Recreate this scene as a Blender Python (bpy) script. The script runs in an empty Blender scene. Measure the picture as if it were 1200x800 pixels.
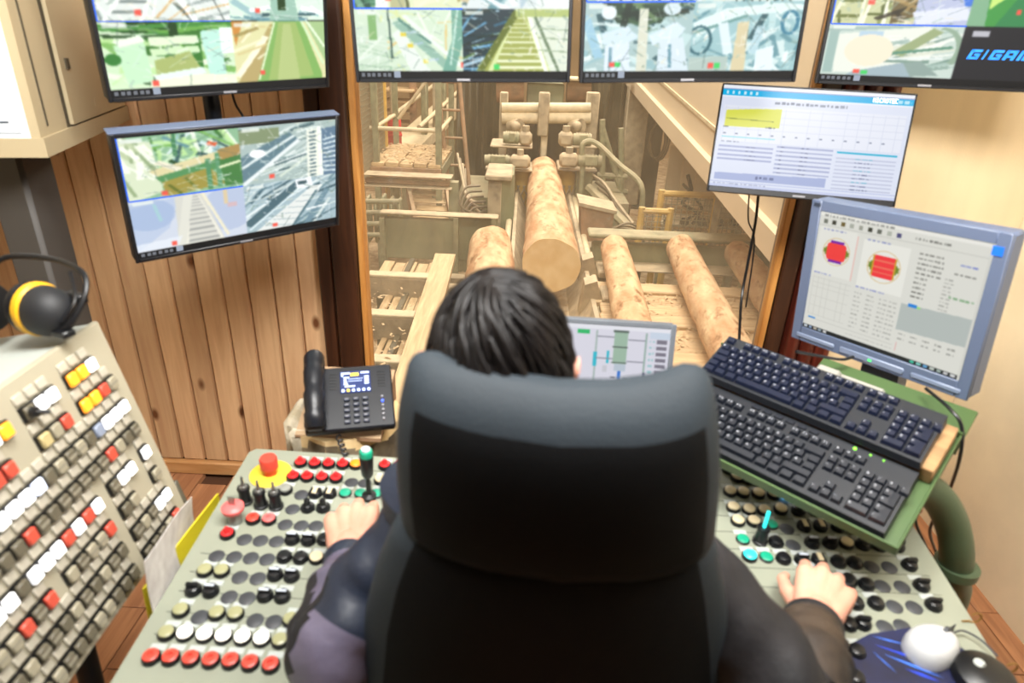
import bpy, bmesh, math, random
import numpy as np
from mathutils import Matrix, Vector, Euler

# ---------------------------------------------------------------- camera, light, exposure
SC = bpy.context.scene
COL = SC.collection
FPX, CAM_H = 770.0, 1.70
def _basis():
    d = np.array([-72.0, -1610.0, -FPX]); up = -d/np.linalg.norm(d)
    f = np.array([19.0, 360.0, -FPX]); f -= up*(f@up); f /= np.linalg.norm(f)
    return np.array([np.cross(f, up), f, up])
CM = _basis(); CC = np.array([0, 0, CAM_H])
def at(px, py, Y=None, z=None, X=None, d=None):
    v = CM@np.array([(px-600)/FPX, (400-py)/FPX, -1.0])
    t = Y/v[1] if Y is not None else (z-CAM_H)/v[2] if z is not None else X/v[0] if X is not None else d
    return Vector(CC+t*v)
cam = bpy.data.objects.new('camera', bpy.data.cameras.new('camera')); COL.objects.link(cam)
m4 = Matrix([list(CM[0])+[0], list(CM[1])+[0], list(CM[2])+[CAM_H], [0, 0, 0, 1]])
cam.matrix_world = m4
cam.data.sensor_width = 36; cam.data.lens = FPX/1200*36; cam.data.clip_start = .02; cam.data.clip_end = 200
cam.data.dof.use_dof = True; cam.data.dof.focus_distance = 4.2; cam.data.dof.aperture_fstop = 3.3
SC.camera = cam
SC.view_settings.view_transform = 'Standard'; SC.view_settings.look = 'None'
SC.view_settings.exposure = 0.0; SC.view_settings.gamma = 1.0; SC.view_settings.use_curve_mapping = False
W = bpy.data.worlds.new('world'); SC.world = W; W.use_nodes = True
W.node_tree.nodes['Background'].inputs[0].default_value = (.75, .82, 1, 1)
W.node_tree.nodes['Background'].inputs[1].default_value = .35
def area(name, loc, target, sx, sy, power, col=(1, 1, 1), spread=180):
    l = bpy.data.lights.new(name, 'AREA'); l.shape = 'RECTANGLE'; l.size = sx; l.size_y = sy; l.energy = power
    l.color = col; l.spread = math.radians(spread)
    o = bpy.data.objects.new(name, l); COL.objects.link(o); o.location = loc
    o.rotation_euler = (Vector(target)-Vector(loc)).to_track_quat('-Z', 'Y').to_euler()
    return o
# unseen cabin fill added: two for the front wall, one cool over the chair
area('cabin_fill_left', (-.30, .62, 2.42), (-.75, 2.2, .8), .6, .6, 62, (1, .97, .92))
area('cabin_fill_right', (.55, .62, 2.42), (1.0, 2.2, .9), .6, .6, 62, (1, .96, .90))
area('cabin_fill_top', (.05, .66, 2.42), (.05, .68, 0), .7, .3, 9, (.80, .90, 1))
# unseen sawmill hall roof lights, plus a front fill added for the machine fronts
area('hall_light_near', (.4, 4.6, 5.2), (.4, 5.4, 0), 2.4, 1.6, 285, (1, .965, .92))
area('hall_fill_front', (.2, 2.7, 3.6), (.3, 6.5, .2), 3, .8, 95, (1, .975, .94))
area('hall_light_far', (.3, 9.5, 5.6), (.3, 9.5, 0), 4, 3, 620, (1, .965, .92))

# ---------------------------------------------------------------- helpers
def lin(c):
    if isinstance(c, str): c = tuple(int(c[i:i+2], 16)/255 for i in (0, 2, 4))
    return tuple((x/12.92 if x <= .04045 else ((x+.055)/1.055)**2.4) for x in c)
def mat(name, col, rough=.5, metal=0, var=0, vscale=8, stretch=(1, 1, 1), col2=None, bump=0, bscale=40, emit=None, estr=1, spec=.5, dust=None, dustamt=.5):
    m = bpy.data.materials.new(name); m.use_nodes = True
    nt = m.node_tree; N = nt.nodes; L = nt.links; b = N['Principled BSDF']
    c = lin(col); b.inputs['Base Color'].default_value = (*c, 1)
    b.inputs['Roughness'].default_value = rough; b.inputs['Metallic'].default_value = metal
    b.inputs['Specular IOR Level'].default_value = spec
    tc = N.new('ShaderNodeTexCoord')
    out = None
    if var or col2:
        mp = N.new('ShaderNodeMapping'); mp.inputs['Scale'].default_value = stretch
        L.new(tc.outputs['Object'], mp.inputs[0])
        n = N.new('ShaderNodeTexNoise'); n.inputs['Scale'].default_value = vscale; n.inputs['Detail'].default_value = 5
        L.new(mp.outputs[0], n.inputs['Vector'])
        r = N.new('ShaderNodeValToRGB')
        c2 = lin(col2) if col2 else tuple(max(0, x*(1-var)) for x in c)
        c1 = c if col2 else tuple(min(1, x*(1+var*.6)) for x in c)
        r.color_ramp.elements[0].position = .35; r.color_ramp.elements[0].color = (*c2, 1)
        r.color_ramp.elements[1].position = .65; r.color_ramp.elements[1].color = (*c1, 1)
        L.new(n.outputs['Fac'], r.inputs[0]); out = r.outputs[0]
        L.new(out, b.inputs['Base Color'])
    if dust:      # sawdust lying on upward faces
        ge = N.new('ShaderNodeNewGeometry'); sp = N.new('ShaderNodeSeparateXYZ'); L.new(ge.outputs['Normal'], sp.inputs[0])
        mr = N.new('ShaderNodeMapRange'); mr.inputs[1].default_value = -.2; mr.inputs[2].default_value = .8
        mr.inputs[3].default_value = dustamt*.45; mr.inputs[4].default_value = min(1, dustamt*1.5)
        L.new(sp.outputs['Z'], mr.inputs[0])
        n2 = N.new('ShaderNodeTexNoise'); n2.inputs['Scale'].default_value = 6; n2.inputs['Detail'].default_value = 6
        L.new(tc.outputs['Object'], n2.inputs['Vector'])
        mu = N.new('ShaderNodeMath'); mu.operation = 'MULTIPLY'; L.new(mr.outputs[0], mu.inputs[0])
        m2 = N.new('ShaderNodeMapRange'); m2.inputs[1].default_value = .3; m2.inputs[2].default_value = .6; m2.inputs[3].default_value = .45; m2.inputs[4].default_value = 1
        L.new(n2.outputs['Fac'], m2.inputs[0]); L.new(m2.outputs[0], mu.inputs[1])
        mx = N.new('ShaderNodeMix'); mx.data_type = 'RGBA'
        L.new(mu.outputs[0], mx.inputs[0])
        if out is not None: L.new(out, mx.inputs[6])
        else: mx.inputs[6].default_value = (*c, 1)
        mx.inputs[7].default_value = (*lin(dust), 1)
        L.new(mx.outputs[2], b.inputs['Base Color'])
    if bump:
        n = N.new('ShaderNodeTexNoise'); n.inputs['Scale'].default_value = bscale; n.inputs['Detail'].default_value = 4
        L.new(tc.outputs['Object'], n.inputs['Vector'])
        bp = N.new('ShaderNodeBump'); bp.inputs['Strength'].default_value = bump; bp.inputs['Distance'].default_value = .01
        L.new(n.outputs['Fac'], bp.inputs['Height']); L.new(bp.outputs[0], b.inputs['Normal'])
    if emit:
        b.inputs['Emission Color'].default_value = (*lin(emit), 1); b.inputs['Emission Strength'].default_value = estr
    return m
def wood(name, c1, c2, knot=None, axis=2, scale=1.0, rough=.55):
    m = bpy.data.materials.new(name); m.use_nodes = True
    nt = m.node_tree; N = nt.nodes; L = nt.links; b = N['Principled BSDF']; b.inputs['Roughness'].default_value = rough
    tc = N.new('ShaderNodeTexCoord'); oi = N.new('ShaderNodeObjectInfo')
    ad = N.new('ShaderNodeVectorMath'); ad.operation = 'ADD'
    cb = N.new('ShaderNodeCombineXYZ'); mu = N.new('ShaderNodeMath'); mu.operation = 'MULTIPLY'; mu.inputs[1].default_value = 37
    L.new(oi.outputs['Random'], mu.inputs[0])
    for i in range(3): L.new(mu.outputs[0], cb.inputs[i])
    L.new(tc.outputs['Object'], ad.inputs[0]); L.new(cb.outputs[0], ad.inputs[1])
    mp = N.new('ShaderNodeMapping'); s = [14*scale]*3; s[axis] = 1.1*scale; mp.inputs['Scale'].default_value = s
    L.new(ad.outputs[0], mp.inputs[0])
    n = N.new('ShaderNodeTexNoise'); n.inputs['Scale'].default_value = 2.2; n.inputs['Detail'].default_value = 7; n.inputs['Distortion'].default_value = 1.2
    L.new(mp.outputs[0], n.inputs['Vector'])
    r = N.new('ShaderNodeValToRGB')
    r.color_ramp.elements[0].position = .3; r.color_ramp.elements[0].color = (*lin(c2), 1)
    r.color_ramp.elements[1].position = .7; r.color_ramp.elements[1].color = (*lin(c1), 1)
    L.new(n.outputs['Fac'], r.inputs[0])
    # each board slightly lighter or darker
    hv = N.new('ShaderNodeHueSaturation'); mr = N.new('ShaderNodeMapRange'); mr.inputs[3].default_value = .86; mr.inputs[4].default_value = 1.1
    L.new(oi.outputs['Random'], mr.inputs[0]); L.new(mr.outputs[0], hv.inputs['Value']); L.new(r.outputs[0], hv.inputs['Color'])
    o = hv.outputs[0]
    if knot:
        mp2 = N.new('ShaderNodeMapping'); s = [7.0*scale]*3; s[axis] = 3.6*scale; mp2.inputs['Scale'].default_value = s
        L.new(ad.outputs[0], mp2.inputs[0])
        v = N.new('ShaderNodeTexVoronoi'); v.inputs['Scale'].default_value = 1
        L.new(mp2.outputs[0], v.inputs['Vector'])
        r2 = N.new('ShaderNodeValToRGB'); r2.color_ramp.elements[0].position = .05; r2.color_ramp.elements[0].color = (1, 1, 1, 1)
        r2.color_ramp.elements[1].position = .13; r2.color_ramp.elements[1].color = (0, 0, 0, 1)
        L.new(v.outputs['Distance'], r2.inputs[0])
        mx = N.new('ShaderNodeMix'); mx.data_type = 'RGBA'; L.new(r2.outputs[0], mx.inputs[0]); L.new(o, mx.inputs[6]); mx.inputs[7].default_value = (*lin(knot), 1)
        o = mx.outputs[2]
    L.new(o, b.inputs['Base Color'])
    bp = N.new('ShaderNodeBump'); bp.inputs['Strength'].default_value = .15; bp.inputs['Distance'].default_value = .004
    L.new(n.outputs['Fac'], bp.inputs['Height']); L.new(bp.outputs[0], b.inputs['Normal'])
    return m

class MB:
    """collects shapes; build() links them as ONE mesh object"""
    def __init__(s): s.v = []; s.f = []; s.mi = []
    def add(s, vs, fs, mi=0, T=None):
        o = len(s.v)
        s.v += [tuple(T@Vector(p)) if T is not None else tuple(p) for p in vs]
        s.f += [tuple(i+o for i in f) for f in fs]; s.mi += [mi]*len(fs); return s
    def box(s, lo, hi, mi=0, T=None, ch=0):
        lo, hi = [min(a, b) for a, b in zip(lo, hi)], [max(a, b) for a, b in zip(lo, hi)]
        if ch <= 0:
            vs = [(x, y, z) for x in (lo[0], hi[0]) for y in (lo[1], hi[1]) for z in (lo[2], hi[2])]
            return s.add(vs, [(0, 1, 3, 2), (4, 6, 7, 5), (0, 4, 5, 1), (2, 3, 7, 6), (0, 2, 6, 4), (1, 5, 7, 3)], mi, T)
        ch = min(ch, *[(b-a)*.49 for a, b in zip(lo, hi)])
        vs = []; idx = {}
        for sx in (0, 1):
            for sy in (0, 1):
                for sz in (0, 1):
                    for ax in range(3):
                        p = []
                        for k, sg in enumerate((sx, sy, sz)):
                            e = (lo, hi)[sg][k]
                            p.append(e if k == ax else e+(ch if sg == 0 else -ch))
                        idx[sx, sy, sz, ax] = len(vs); vs.append(p)
        fs = []
        q = ((0, 0), (1, 0), (1, 1), (0, 1))
        def key(ax, sg, a, b):
            k = [0, 0, 0]; k[ax] = sg; o = [i for i in range(3) if i != ax]; k[o[0]] = a; k[o[1]] = b; return tuple(k)
        for ax in range(3):
            for sg in (0, 1): fs.append(tuple(idx[key(ax, sg, a, b)+(ax,)] for a, b in q))
        for ax in range(3):
            o = [i for i in range(3) if i != ax]
            for a in (0, 1):
                for b in (0, 1):
                    k0 = key(ax, 0, a, b); k1 = key(ax, 1, a, b)
                    fs.append((idx[k0+(o[0],)], idx[k1+(o[0],)], idx[k1+(o[1],)], idx[k0+(o[1],)]))
        for sx in (0, 1):
            for sy in (0, 1):
                for sz in (0, 1): fs.append(tuple(idx[sx, sy, sz, a] for a in range(3)))
        return s.add(vs, fs, mi, T)
    def cyl(s, p, q, r0, r1=None, n=16, mi=0, cap=True, T=None):
        r1 = r0 if r1 is None else r1
        p, q = Vector(p), Vector(q); d = (q-p).normalized()
        a = d.orthogonal().normalized(); b = d.cross(a)
        vs = []
        for c, r in ((p, r0), (q, r1)):
            vs += [c+a*(r*math.cos(2*math.pi*i/n))+b*(r*math.sin(2*math.pi*i/n)) for i in range(n)]
        fs = [(i, (i+1) % n, n+(i+1) % n, n+i) for i in range(n)]
        if cap: fs += [tuple(range(n))[::-1], tuple(range(n, 2*n))]
        return s.add(vs, fs, mi, T)
    def tube(s, pts, r, n=8, mi=0, cap=True, T=None, squash=None):
        pts = [Vector(p) for p in pts]; m = len(pts)
        rs = r if hasattr(r, '__len__') else [r]*m
        a = None; vs = []
        for i, p in enumerate(pts):
            d = (pts[min(i+1, m-1)]-pts[max(i-1, 0)]).normalized()
            a = d.orthogonal().normalized() if a is None else (a-d*a.dot(d)).normalized()
            b = d.cross(a)
            vs += [p+a*(rs[i]*math.cos(2*math.pi*k/n))+b*(rs[i]*math.sin(2*math.pi*k/n)) for k in range(n)]
        fs = [(i*n+k, i*n+(k+1) % n, (i+1)*n+(k+1) % n, (i+1)*n+k) for i in range(m-1) for k in range(n)]
        if cap: fs += [tuple(range(n))[::-1], tuple(range((m-1)*n, m*n))]
        return s.add(vs, fs, mi, T)
    def lathe(s, prof, n=20, mi=0, T=None):
        vs = []; m = len(prof)
        for r, z in prof: vs += [(r*math.cos(2*math.pi*k/n), r*math.sin(2*math.pi*k/n), z) for k in range(n)]
        fs = [(i*n+k, i*n+(k+1) % n, (i+1)*n+(k+1) % n, (i+1)*n+k) for i in range(m-1) for k in range(n)]
        fs += [tuple(range(n))[::-1], tuple(range((m-1)*n, m*n))]
        return s.add(vs, fs, mi, T)
    def prism(s, poly, z0, z1, mi=0, T=None):
        n = len(poly)
        vs = [(x, y, z0) for x, y in poly]+[(x, y, z1) for x, y in poly]
        fs = [tuple(range(n))[::-1], tuple(range(n, 2*n))]+[(i, (i+1) % n, n+(i+1) % n, n+i) for i in range(n)]
        return s.add(vs, fs, mi, T)
    def hexa(s, bot, top, mi=0):
        """eight corners: bottom quad and top quad in the same winding"""
        return s.add(list(bot)+list(top), [(3, 2, 1, 0), (4, 5, 6, 7), (0, 1, 5, 4), (1, 2, 6, 5), (2, 3, 7, 6), (3, 0, 4, 7)], mi)
    def ball(s, c, r, nu=14, nv=9, mi=0, T=None):
        rx, ry, rz = r if hasattr(r, '__len__') else (r, r, r); vs = []
        for j in range(1, nv):
            t = math.pi*j/nv
            vs += [(c[0]+rx*math.sin(t)*math.cos(2*math.pi*i/nu), c[1]+ry*math.sin(t)*math.sin(2*math.pi*i/nu), c[2]+rz*math.cos(t)) for i in range(nu)]
        fs = [(j*nu+i, (j+1)*nu+i, (j+1)*nu+(i+1) % nu, j*nu+(i+1) % nu) for j in range(nv-2) for i in range(nu)]
        vs += [(c[0], c[1], c[2]+rz), (c[0], c[1], c[2]-rz)]; t, b = len(vs)-2, len(vs)-1
        fs += [(t, i, (i+1) % nu) for i in range(nu)]+[(b, (nv-2)*nu+(i+1) % nu, (nv-2)*nu+i) for i in range(nu)]
        return s.add(vs, fs, mi, T)
    def capsule(s, p, q, r0, r1, n=14):
        p, q = Vector(p), Vector(q); d = (q-p).normalized(); L = (q-p).length
        a = d.orthogonal().normalized(); b = d.cross(a); rings = []
        for k in range(1, 6): t = math.pi/2*k/5; rings.append((-r0*math.cos(t), r0*math.sin(t)))
        for k in range(0, 5): t = math.pi/2*k/5; rings.append((L+r1*math.sin(t), r1*math.cos(t)))
        vs = []
        for h, r in rings: vs += [p+d*h+a*(r*math.cos(2*math.pi*i/n))+b*(r*math.sin(2*math.pi*i/n)) for i in range(n)]
        m = len(rings); fs = [(j*n+i, j*n+(i+1) % n, (j+1)*n+(i+1) % n, (j+1)*n+i) for j in range(m-1) for i in range(n)]
        fs += [tuple(range(n))[::-1], tuple(range((m-1)*n, m*n))]
        return s.add(vs, fs)
    def mesh(s, name, mats, smooth=True, sharp=38):
        me = bpy.data.meshes.new(name); me.from_pydata([tuple(v) for v in s.v], [], s.f)
        for m in (mats if isinstance(mats, (list, tuple)) else [mats]): me.materials.append(m)
        if any(s.mi): me.polygons.foreach_set('material_index', s.mi)
        bm = bmesh.new(); bm.from_mesh(me); bmesh.ops.recalc_face_normals(bm, faces=bm.faces); bm.to_mesh(me); bm.free()
        if smooth:
            me.polygons.foreach_set('use_smooth', [True]*len(me.polygons)); me.set_sharp_from_angle(angle=math.radians(sharp))
        me.update(); return me
def link(name, me, parent=None, loc=None, rot=None):
    o = bpy.data.objects.new(name, me); COL.objects.link(o)
    if loc is not None: o.location = loc
    if rot is not None: o.rotation_euler = rot
    if parent is not None: o.parent = parent
    return o
def part(name, mb, mats, parent=None, world=False, **k):
    """world=True: the mesh was made in world coordinates and goes under a moved parent"""
    o = link(name, mb.mesh(name, mats, **k), parent)
    if world and parent is not None: o.matrix_parent_inverse = WM[parent.name].inverted()
    return o
WM = {}
def thing(name, label, cat, loc=(0, 0, 0), rot=(0, 0, 0), group=None, order='YXZ'):
    o = bpy.data.objects.new(name, None); COL.objects.link(o); o.empty_display_size = .1
    o.rotation_mode = order; o.location = loc; o.rotation_euler = rot
    WM[o.name] = Matrix.Translation(Vector(loc))@Euler(rot, order).to_matrix().to_4x4()
    o['label'] = label; o['category'] = cat
    if group: o['group'] = group
    return o
def tag(o, label, cat, group=None):
    o['label'] = label; o['category'] = cat
    if group: o['group'] = group
    return o
def struct(name, mb, mats, **k):
    o = part(name, mb, mats, **k); o['kind'] = 'structure'; return o
def spline(pts, n=8):
    P = [Vector(p) for p in pts]; P = [P[0]*2-P[1]]+P+[P[-1]*2-P[-2]]; out = []
    for i in range(1, len(P)-2):
        for k in range(n):
            t = k/n; a, b, c, d = P[i-1], P[i], P[i+1], P[i+2]
            out.append(.5*((2*b)+(c-a)*t+(2*a-5*b+4*c-d)*t*t+(3*b-a-3*c+d)*t**3))
    return out+[P[-2]]
R = math.radians
# ---------------------------------------------------------------- materials
DUST = 'd6bd98'
M_pine = wood('pine_boards', 'dcb68a', 'c99e76', knot='6b3f20', axis=2)
M_pinelow = wood('pine_skirting', 'c99a68', 'b5814c', axis=0)
M_dark = wood('dark_stained_wood', '4a2a18', '2c170d', axis=2, rough=.4)
M_red = wood('red_brown_wood', '6a2c1e', '451810', axis=2, rough=.35)
M_reveal = wood('lit_reveal_wood', 'd59a52', 'b87836', axis=2)  # lighter orange: light from the hall is put into the wood colour
M_floor = wood('cabin_floor_wood', 'c08a62', '9c6a4a', axis=1, rough=.45)
M_cream = mat('cream_plaster', 'f0e2c2', .8, var=.06, vscale=5, bump=.06, bscale=90)
M_beige = mat('beige_wall_panel', 'ead4ae', .6, var=.04, vscale=14, stretch=(1, 1, .15), bump=.08, bscale=160)
M_ceil = mat('ceiling_white', 'd8d4cc', .8)
M_backw = mat('back_wall_grey', '6a6660', .9)
M_black = mat('black_plastic', '101114', .38)
M_blackm = mat('matt_black_plastic', '1a1b1e', .6)
M_steel = mat('steel', '9a9a98', .35, metal=1)
M_hfloor = mat('sawdust_floor', 'dcc09a', .95, col2='a88a64', vscale=9, bump=.8, bscale=40)
M_hwall = mat('hall_wall', 'b89a72', .9, col2='8d7450', vscale=.7)
M_hgreen = mat('dusty_green_steel', '72795a', .7, var=.35, vscale=14, dust=DUST, dustamt=.34, bump=.3, bscale=25)
M_hgreen2 = mat('green_steel_panel', '7c8060', .6, var=.35, vscale=5, stretch=(1, 1, .4), dust=DUST, dustamt=.14, bump=.2, bscale=20)
M_hgrey = mat('dusty_grey_steel', '94886f', .7, var=.4, vscale=12, bump=.4, bscale=25, dust=DUST, dustamt=.5)
M_hbrown = mat('rusty_brown_steel', '8a5d3e', .8, var=.4, vscale=10, bump=.4, bscale=25, dust=DUST, dustamt=.4)
M_hdark = mat('dark_tarpaulin', '6a6048', .55, col2='443d2c', vscale=1.3, bump=.5, bscale=3)
M_hblack = mat('dark_steel_and_shade', '3c3226', .9, var=.2)  # dark steel colour, also the shade painted into the machine opening
M_hyel = mat('dusty_yellow_paint', 'cfa33c', .7, var=.2, vscale=8, dust=DUST, dustamt=.3)
M_hcream = mat('conveyor_housing_paint', 'd8c6a8', .65, var=.05, vscale=2, dust=DUST, dustamt=.4)
M_hpale = mat('pale_dusty_pipe', 'cfbf9f', .6, var=.2, vscale=12, bump=.2, bscale=30, dust='e2cba0', dustamt=.5)
M_hplank = wood('dusty_planks', 'dcbf92', 'b8956a', axis=0)
M_hplanky = wood('dusty_planks_long', 'dcbf92', 'b8956a', axis=1)
M_hred = mat('red_drum_paint', 'd8282a', .6)
M_wire = mat('fence_wire', '8d8468', .7)
M_hose = mat('rubber_hose', '4a4234', .7, dust=DUST, dustamt=.3)
def log_mat():
    m = mat('peeled_log', 'e2c094', .75, col2='c08c60', vscale=11, stretch=(1, 1, .35), bump=.9, bscale=26)
    nt = m.node_tree; N = nt.nodes; L = nt.links; b = N['Principled BSDF']
    src = b.inputs['Base Color'].links[0].from_socket
    tc = N.new('ShaderNodeTexCoord'); mp = N.new('ShaderNodeMapping'); mp.inputs['Scale'].default_value = (7, 7, 3.5); L.new(tc.outputs['Object'], mp.inputs[0])
    n = N.new('ShaderNodeTexNoise'); n.inputs['Scale'].default_value = 1.6; n.inputs['Detail'].default_value = 8; n.inputs['Roughness'].default_value = .7; L.new(mp.outputs[0], n.inputs['Vector'])
    r = N.new('ShaderNodeValToRGB'); r.color_ramp.elements[0].position = .53; r.color_ramp.elements[0].color = (0, 0, 0, 1); r.color_ramp.elements[1].position = .66; r.color_ramp.elements[1].color = (1, 1, 1, 1)
    L.new(n.outputs['Fac'], r.inputs[0])
    mx = N.new('ShaderNodeMix'); mx.data_type = 'RGBA'; L.new(r.outputs[0], mx.inputs[0]); L.new(src, mx.inputs[6]); mx.inputs[7].default_value = (*lin('93643a'), 1)
    L.new(mx.outputs[2], b.inputs['Base Color']); return m
M_log = log_mat()
M_cut = mat('sawn_log_end', 'f0d6a4', .8, col2='e2c088', vscale=8, bump=.2, bscale=60)
def glass_mat():
    m = bpy.data.materials.new('hazy_window_glass'); m.use_nodes = True
    nt = m.node_tree; N = nt.nodes; L = nt.links; N.remove(N['Principled BSDF']); out = N['Material Output']
    t = N.new('ShaderNodeBsdfTransparent'); t.inputs[0].default_value = (.97, .965, .94, 1)
    g = N.new('ShaderNodeBsdfGlossy'); g.inputs['Roughness'].default_value = .03
    d = N.new('ShaderNodeBsdfTranslucent'); d.inputs[0].default_value = (*lin('f0dcb8'), 1)  # pale film put on the pane for the haze of the hall
    f = N.new('ShaderNodeFresnel'); f.inputs[0].default_value = 1.3
    tc = N.new('ShaderNodeTexCoord'); n = N.new('ShaderNodeTexNoise'); n.inputs['Scale'].default_value = 2.5; n.inputs['Detail'].default_value = 6; L.new(tc.outputs['Object'], n.inputs['Vector'])
    mr = N.new('ShaderNodeMapRange'); mr.inputs[1].default_value = .3; mr.inputs[2].default_value = .8; mr.inputs[3].default_value = .05; mr.inputs[4].default_value = .13; L.new(n.outputs['Fac'], mr.inputs[0])
    a = N.new('ShaderNodeMixShader'); b = N.new('ShaderNodeMixShader')
    L.new(mr.outputs[0], a.inputs[0]); L.new(t.outputs[0], a.inputs[1]); L.new(d.outputs[0], a.inputs[2])
    L.new(f.outputs[0], b.inputs[0]); L.new(a.outputs[0], b.inputs[1]); L.new(g.outputs[0], b.inputs[2])
    L.new(b.outputs[0], out.inputs[0]); return m
M_glass = glass_mat()

# ---------------------------------------------------------------- cabin shell
WY = 2.18
fl = struct('floor', MB().box((-1.95, -1.6, -.08), (1.75, WY+.1, -.022)), mat('floor_bed', '5a3a24', .8))
pm = {}
x = -1.95; rnd = random.Random(5)
while x < 1.75:
    w_ = min(.118, 1.75-x)
    y = -1.6-rnd.random()*.5
    while y < WY:
        y2 = min(y+.62, WY); y1 = max(y, -1.6)
        if y2-y1 > .1:
            k = (round(w_, 3), round(y2-y1, 3))
            if k not in pm: pm[k] = MB().box((.0015, 0.0015, -.024), (w_-.0015, y2-y1-.0015, 0), ch=.0015).mesh('plank', M_floor)
            link('plank', pm[k], fl, (x, y1, 0))
        y += .62
    x += .118
struct('wall_left', MB().box((-2.05, -1.6, 0), (-1.95, WY+.1, 2.5)), M_cream)
struct('wall_right', MB().box((1.66, -1.6, 0), (1.76, WY+.1, 2.5)), M_cream)
struct('wall_back', MB().box((-2.05, -1.7, 0), (1.76, -1.6, 2.5)), M_backw)
struct('ceiling', MB().box((-2.05, -1.7, 2.5), (1.76, WY+.1, 2.58)), M_ceil)
# window wall: boarded on the left, window, smooth panel on the right
XL, XLf, XR, XRf = -.685, -.535, .885, 1.135
wf = struct('wall_front', MB().box((-1.95, WY+.02, 0), (XL, WY+.12, 2.5)).box((XL, WY+.02, 0), (1.7, WY+.12, .30)).box((XL, WY+.02, 2.3), (1.7, WY+.12, 2.5)), M_dark)
pl = MB().box((.0015, -.004, .062), (.0895, .018, 2.498), ch=.006).mesh('board', M_pine)
for i in range(14):
    x = XL-.091*(i+1)
    if x > -1.96: link('board', pl, wf, (x, WY, 0))
part('smooth_panel', MB().box((XRf, WY-.012, 0), (1.66, WY+.12, 2.5), ch=.003), M_beige, wf)
struct('baseboard_front', MB().box((-1.95, WY-.02, 0), (XL, WY+.01, .06), ch=.006), M_pinelow)
win = struct('window_1', MB().box((XL, WY-.05, 0), (XL+.05, WY+.1, 2.5), ch=.006).box((XL+.055, WY-.07, 0), (XLf-.012, WY+.1, 2.5), ch=.008), M_dark)
part('window_reveal', MB().box((XLf-.011, WY-.045, .3), (XLf+.012, WY+.02, 2.3), ch=.004), M_reveal, win)
part('window_reveal', MB().box((XR-.006, WY-.02, .3), (XR+.018, WY+.02, 2.3), ch=.004), M_reveal, win)
part('jamb', MB().box((XR+.02, WY-.03, 0), (XR+.075, WY+.1, 2.5), ch=.005), M_dark, win)
for i in range(3):
    x0 = XR+.08+i*.056
    part('moulding', MB().cyl((x0+.026, WY-.04, 0), (x0+.026, WY-.04, 2.5), .0265, n=14).box((x0, WY-.03, 0), (x0+.052, WY+.1, 2.5)), M_red, win)
part('pane', MB().box((XLf+.005, WY+.002, .3), (XR-.002, WY+.010, 2.3)), M_glass, win)
part('window_sill', MB().box((XLf, WY-.12, .27), (XR, WY+.13, .30), ch=.005), M_reveal, win)

# ---------------------------------------------------------------- sawmill hall behind the glass
HZ = -.95
struct('ground', MB().box((-7, WY+.2, HZ-.1), (8, 16, HZ)), M_hfloor)['label'] = 'sawdust covered hall floor'
struct('wall_1', MB().box((-7, 16, HZ), (8, 16.2, 6)), M_hwall)
struct('wall_2', MB().box((-7.2, WY+.2, HZ), (-7, 16, 6)), M_hwall)
struct('wall_3', MB().box((8, WY+.2, HZ), (8.2, 16, 6)), M_hwall)
struct('ceiling_1', MB().box((-7.2, WY+.2, 6), (8.2, 16.2, 6.1)), M_hwall)
def hb(px0, py0, px1, py1, Y, dep, mb=None, mi=0, ch=.012):
    """box whose front face stands at distance Y between two picture corners, dep deep"""
    a = at(px0, py0, Y=Y); b = at(px1, py1, Y=Y); mb = mb or MB()
    return mb.box((a.x, Y, b.z), (b.x, Y+dep, a.z), mi, ch=ch)
def log(name, p, q, r0, r1, label, seed, flat=False):
    p, q = Vector(p), Vector(q); d = q-p; n = 40; mrings = 46; rn = random.Random(seed)
    t = thing(name, label, 'log', p, (0, 0, 0)); qn = d.to_track_quat('Z', 'Y').to_matrix().to_4x4()
    ph = [rn.random()*6.28 for _ in range(8)]; bow = (rn.random()-.5)*.02
    def rad(th, s):
        r = r0+(r1-r0)*s
        r *= 1+.025*math.sin(2*th+ph[0]+s*2)+.015*math.sin(3*th+ph[1]-s*5)+.012*math.sin(9*th+ph[2]+s*31)+.010*math.sin(5*th+ph[3]+s*60)+.012*math.sin(s*40+ph[4])*math.sin(2*th+ph[5])
        return r
    L = d.length; V = []
    for j in range(mrings):
        s = j/(mrings-1)
        V += [(rad(2*math.pi*i/n, s)*math.cos(2*math.pi*i/n)+bow*math.sin(math.pi*s), rad(2*math.pi*i/n, s)*math.sin(2*math.pi*i/n), s*L) for i in range(n)]
    mb = MB().add(V, [(j*n+i, j*n+(i+1) % n, (j+1)*n+(i+1) % n, (j+1)*n+i) for j in range(mrings-1) for i in range(n)]+[tuple(range((mrings-1)*n, mrings*n))])
    o = part('stem_wood', mb, M_log, t); o.rotation_mode = 'QUATERNION'; o.rotation_quaternion = d.to_track_quat('Z', 'Y')
    c = part('cut_end', MB().add([(V[i][0]*.995, V[i][1]*.995, -.004) for i in range(n)]+[(V[i][0]*.999, V[i][1]*.999, .004) for i in range(n)], [tuple(range(n))]+[(i, (i+1) % n, n+(i+1) % n, n+i) for i in range(n)]), M_cut, t)
    c.rotation_mode = 'QUATERNION'; c.rotation_quaternion = o.rotation_quaternion.copy()
    return t
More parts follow.
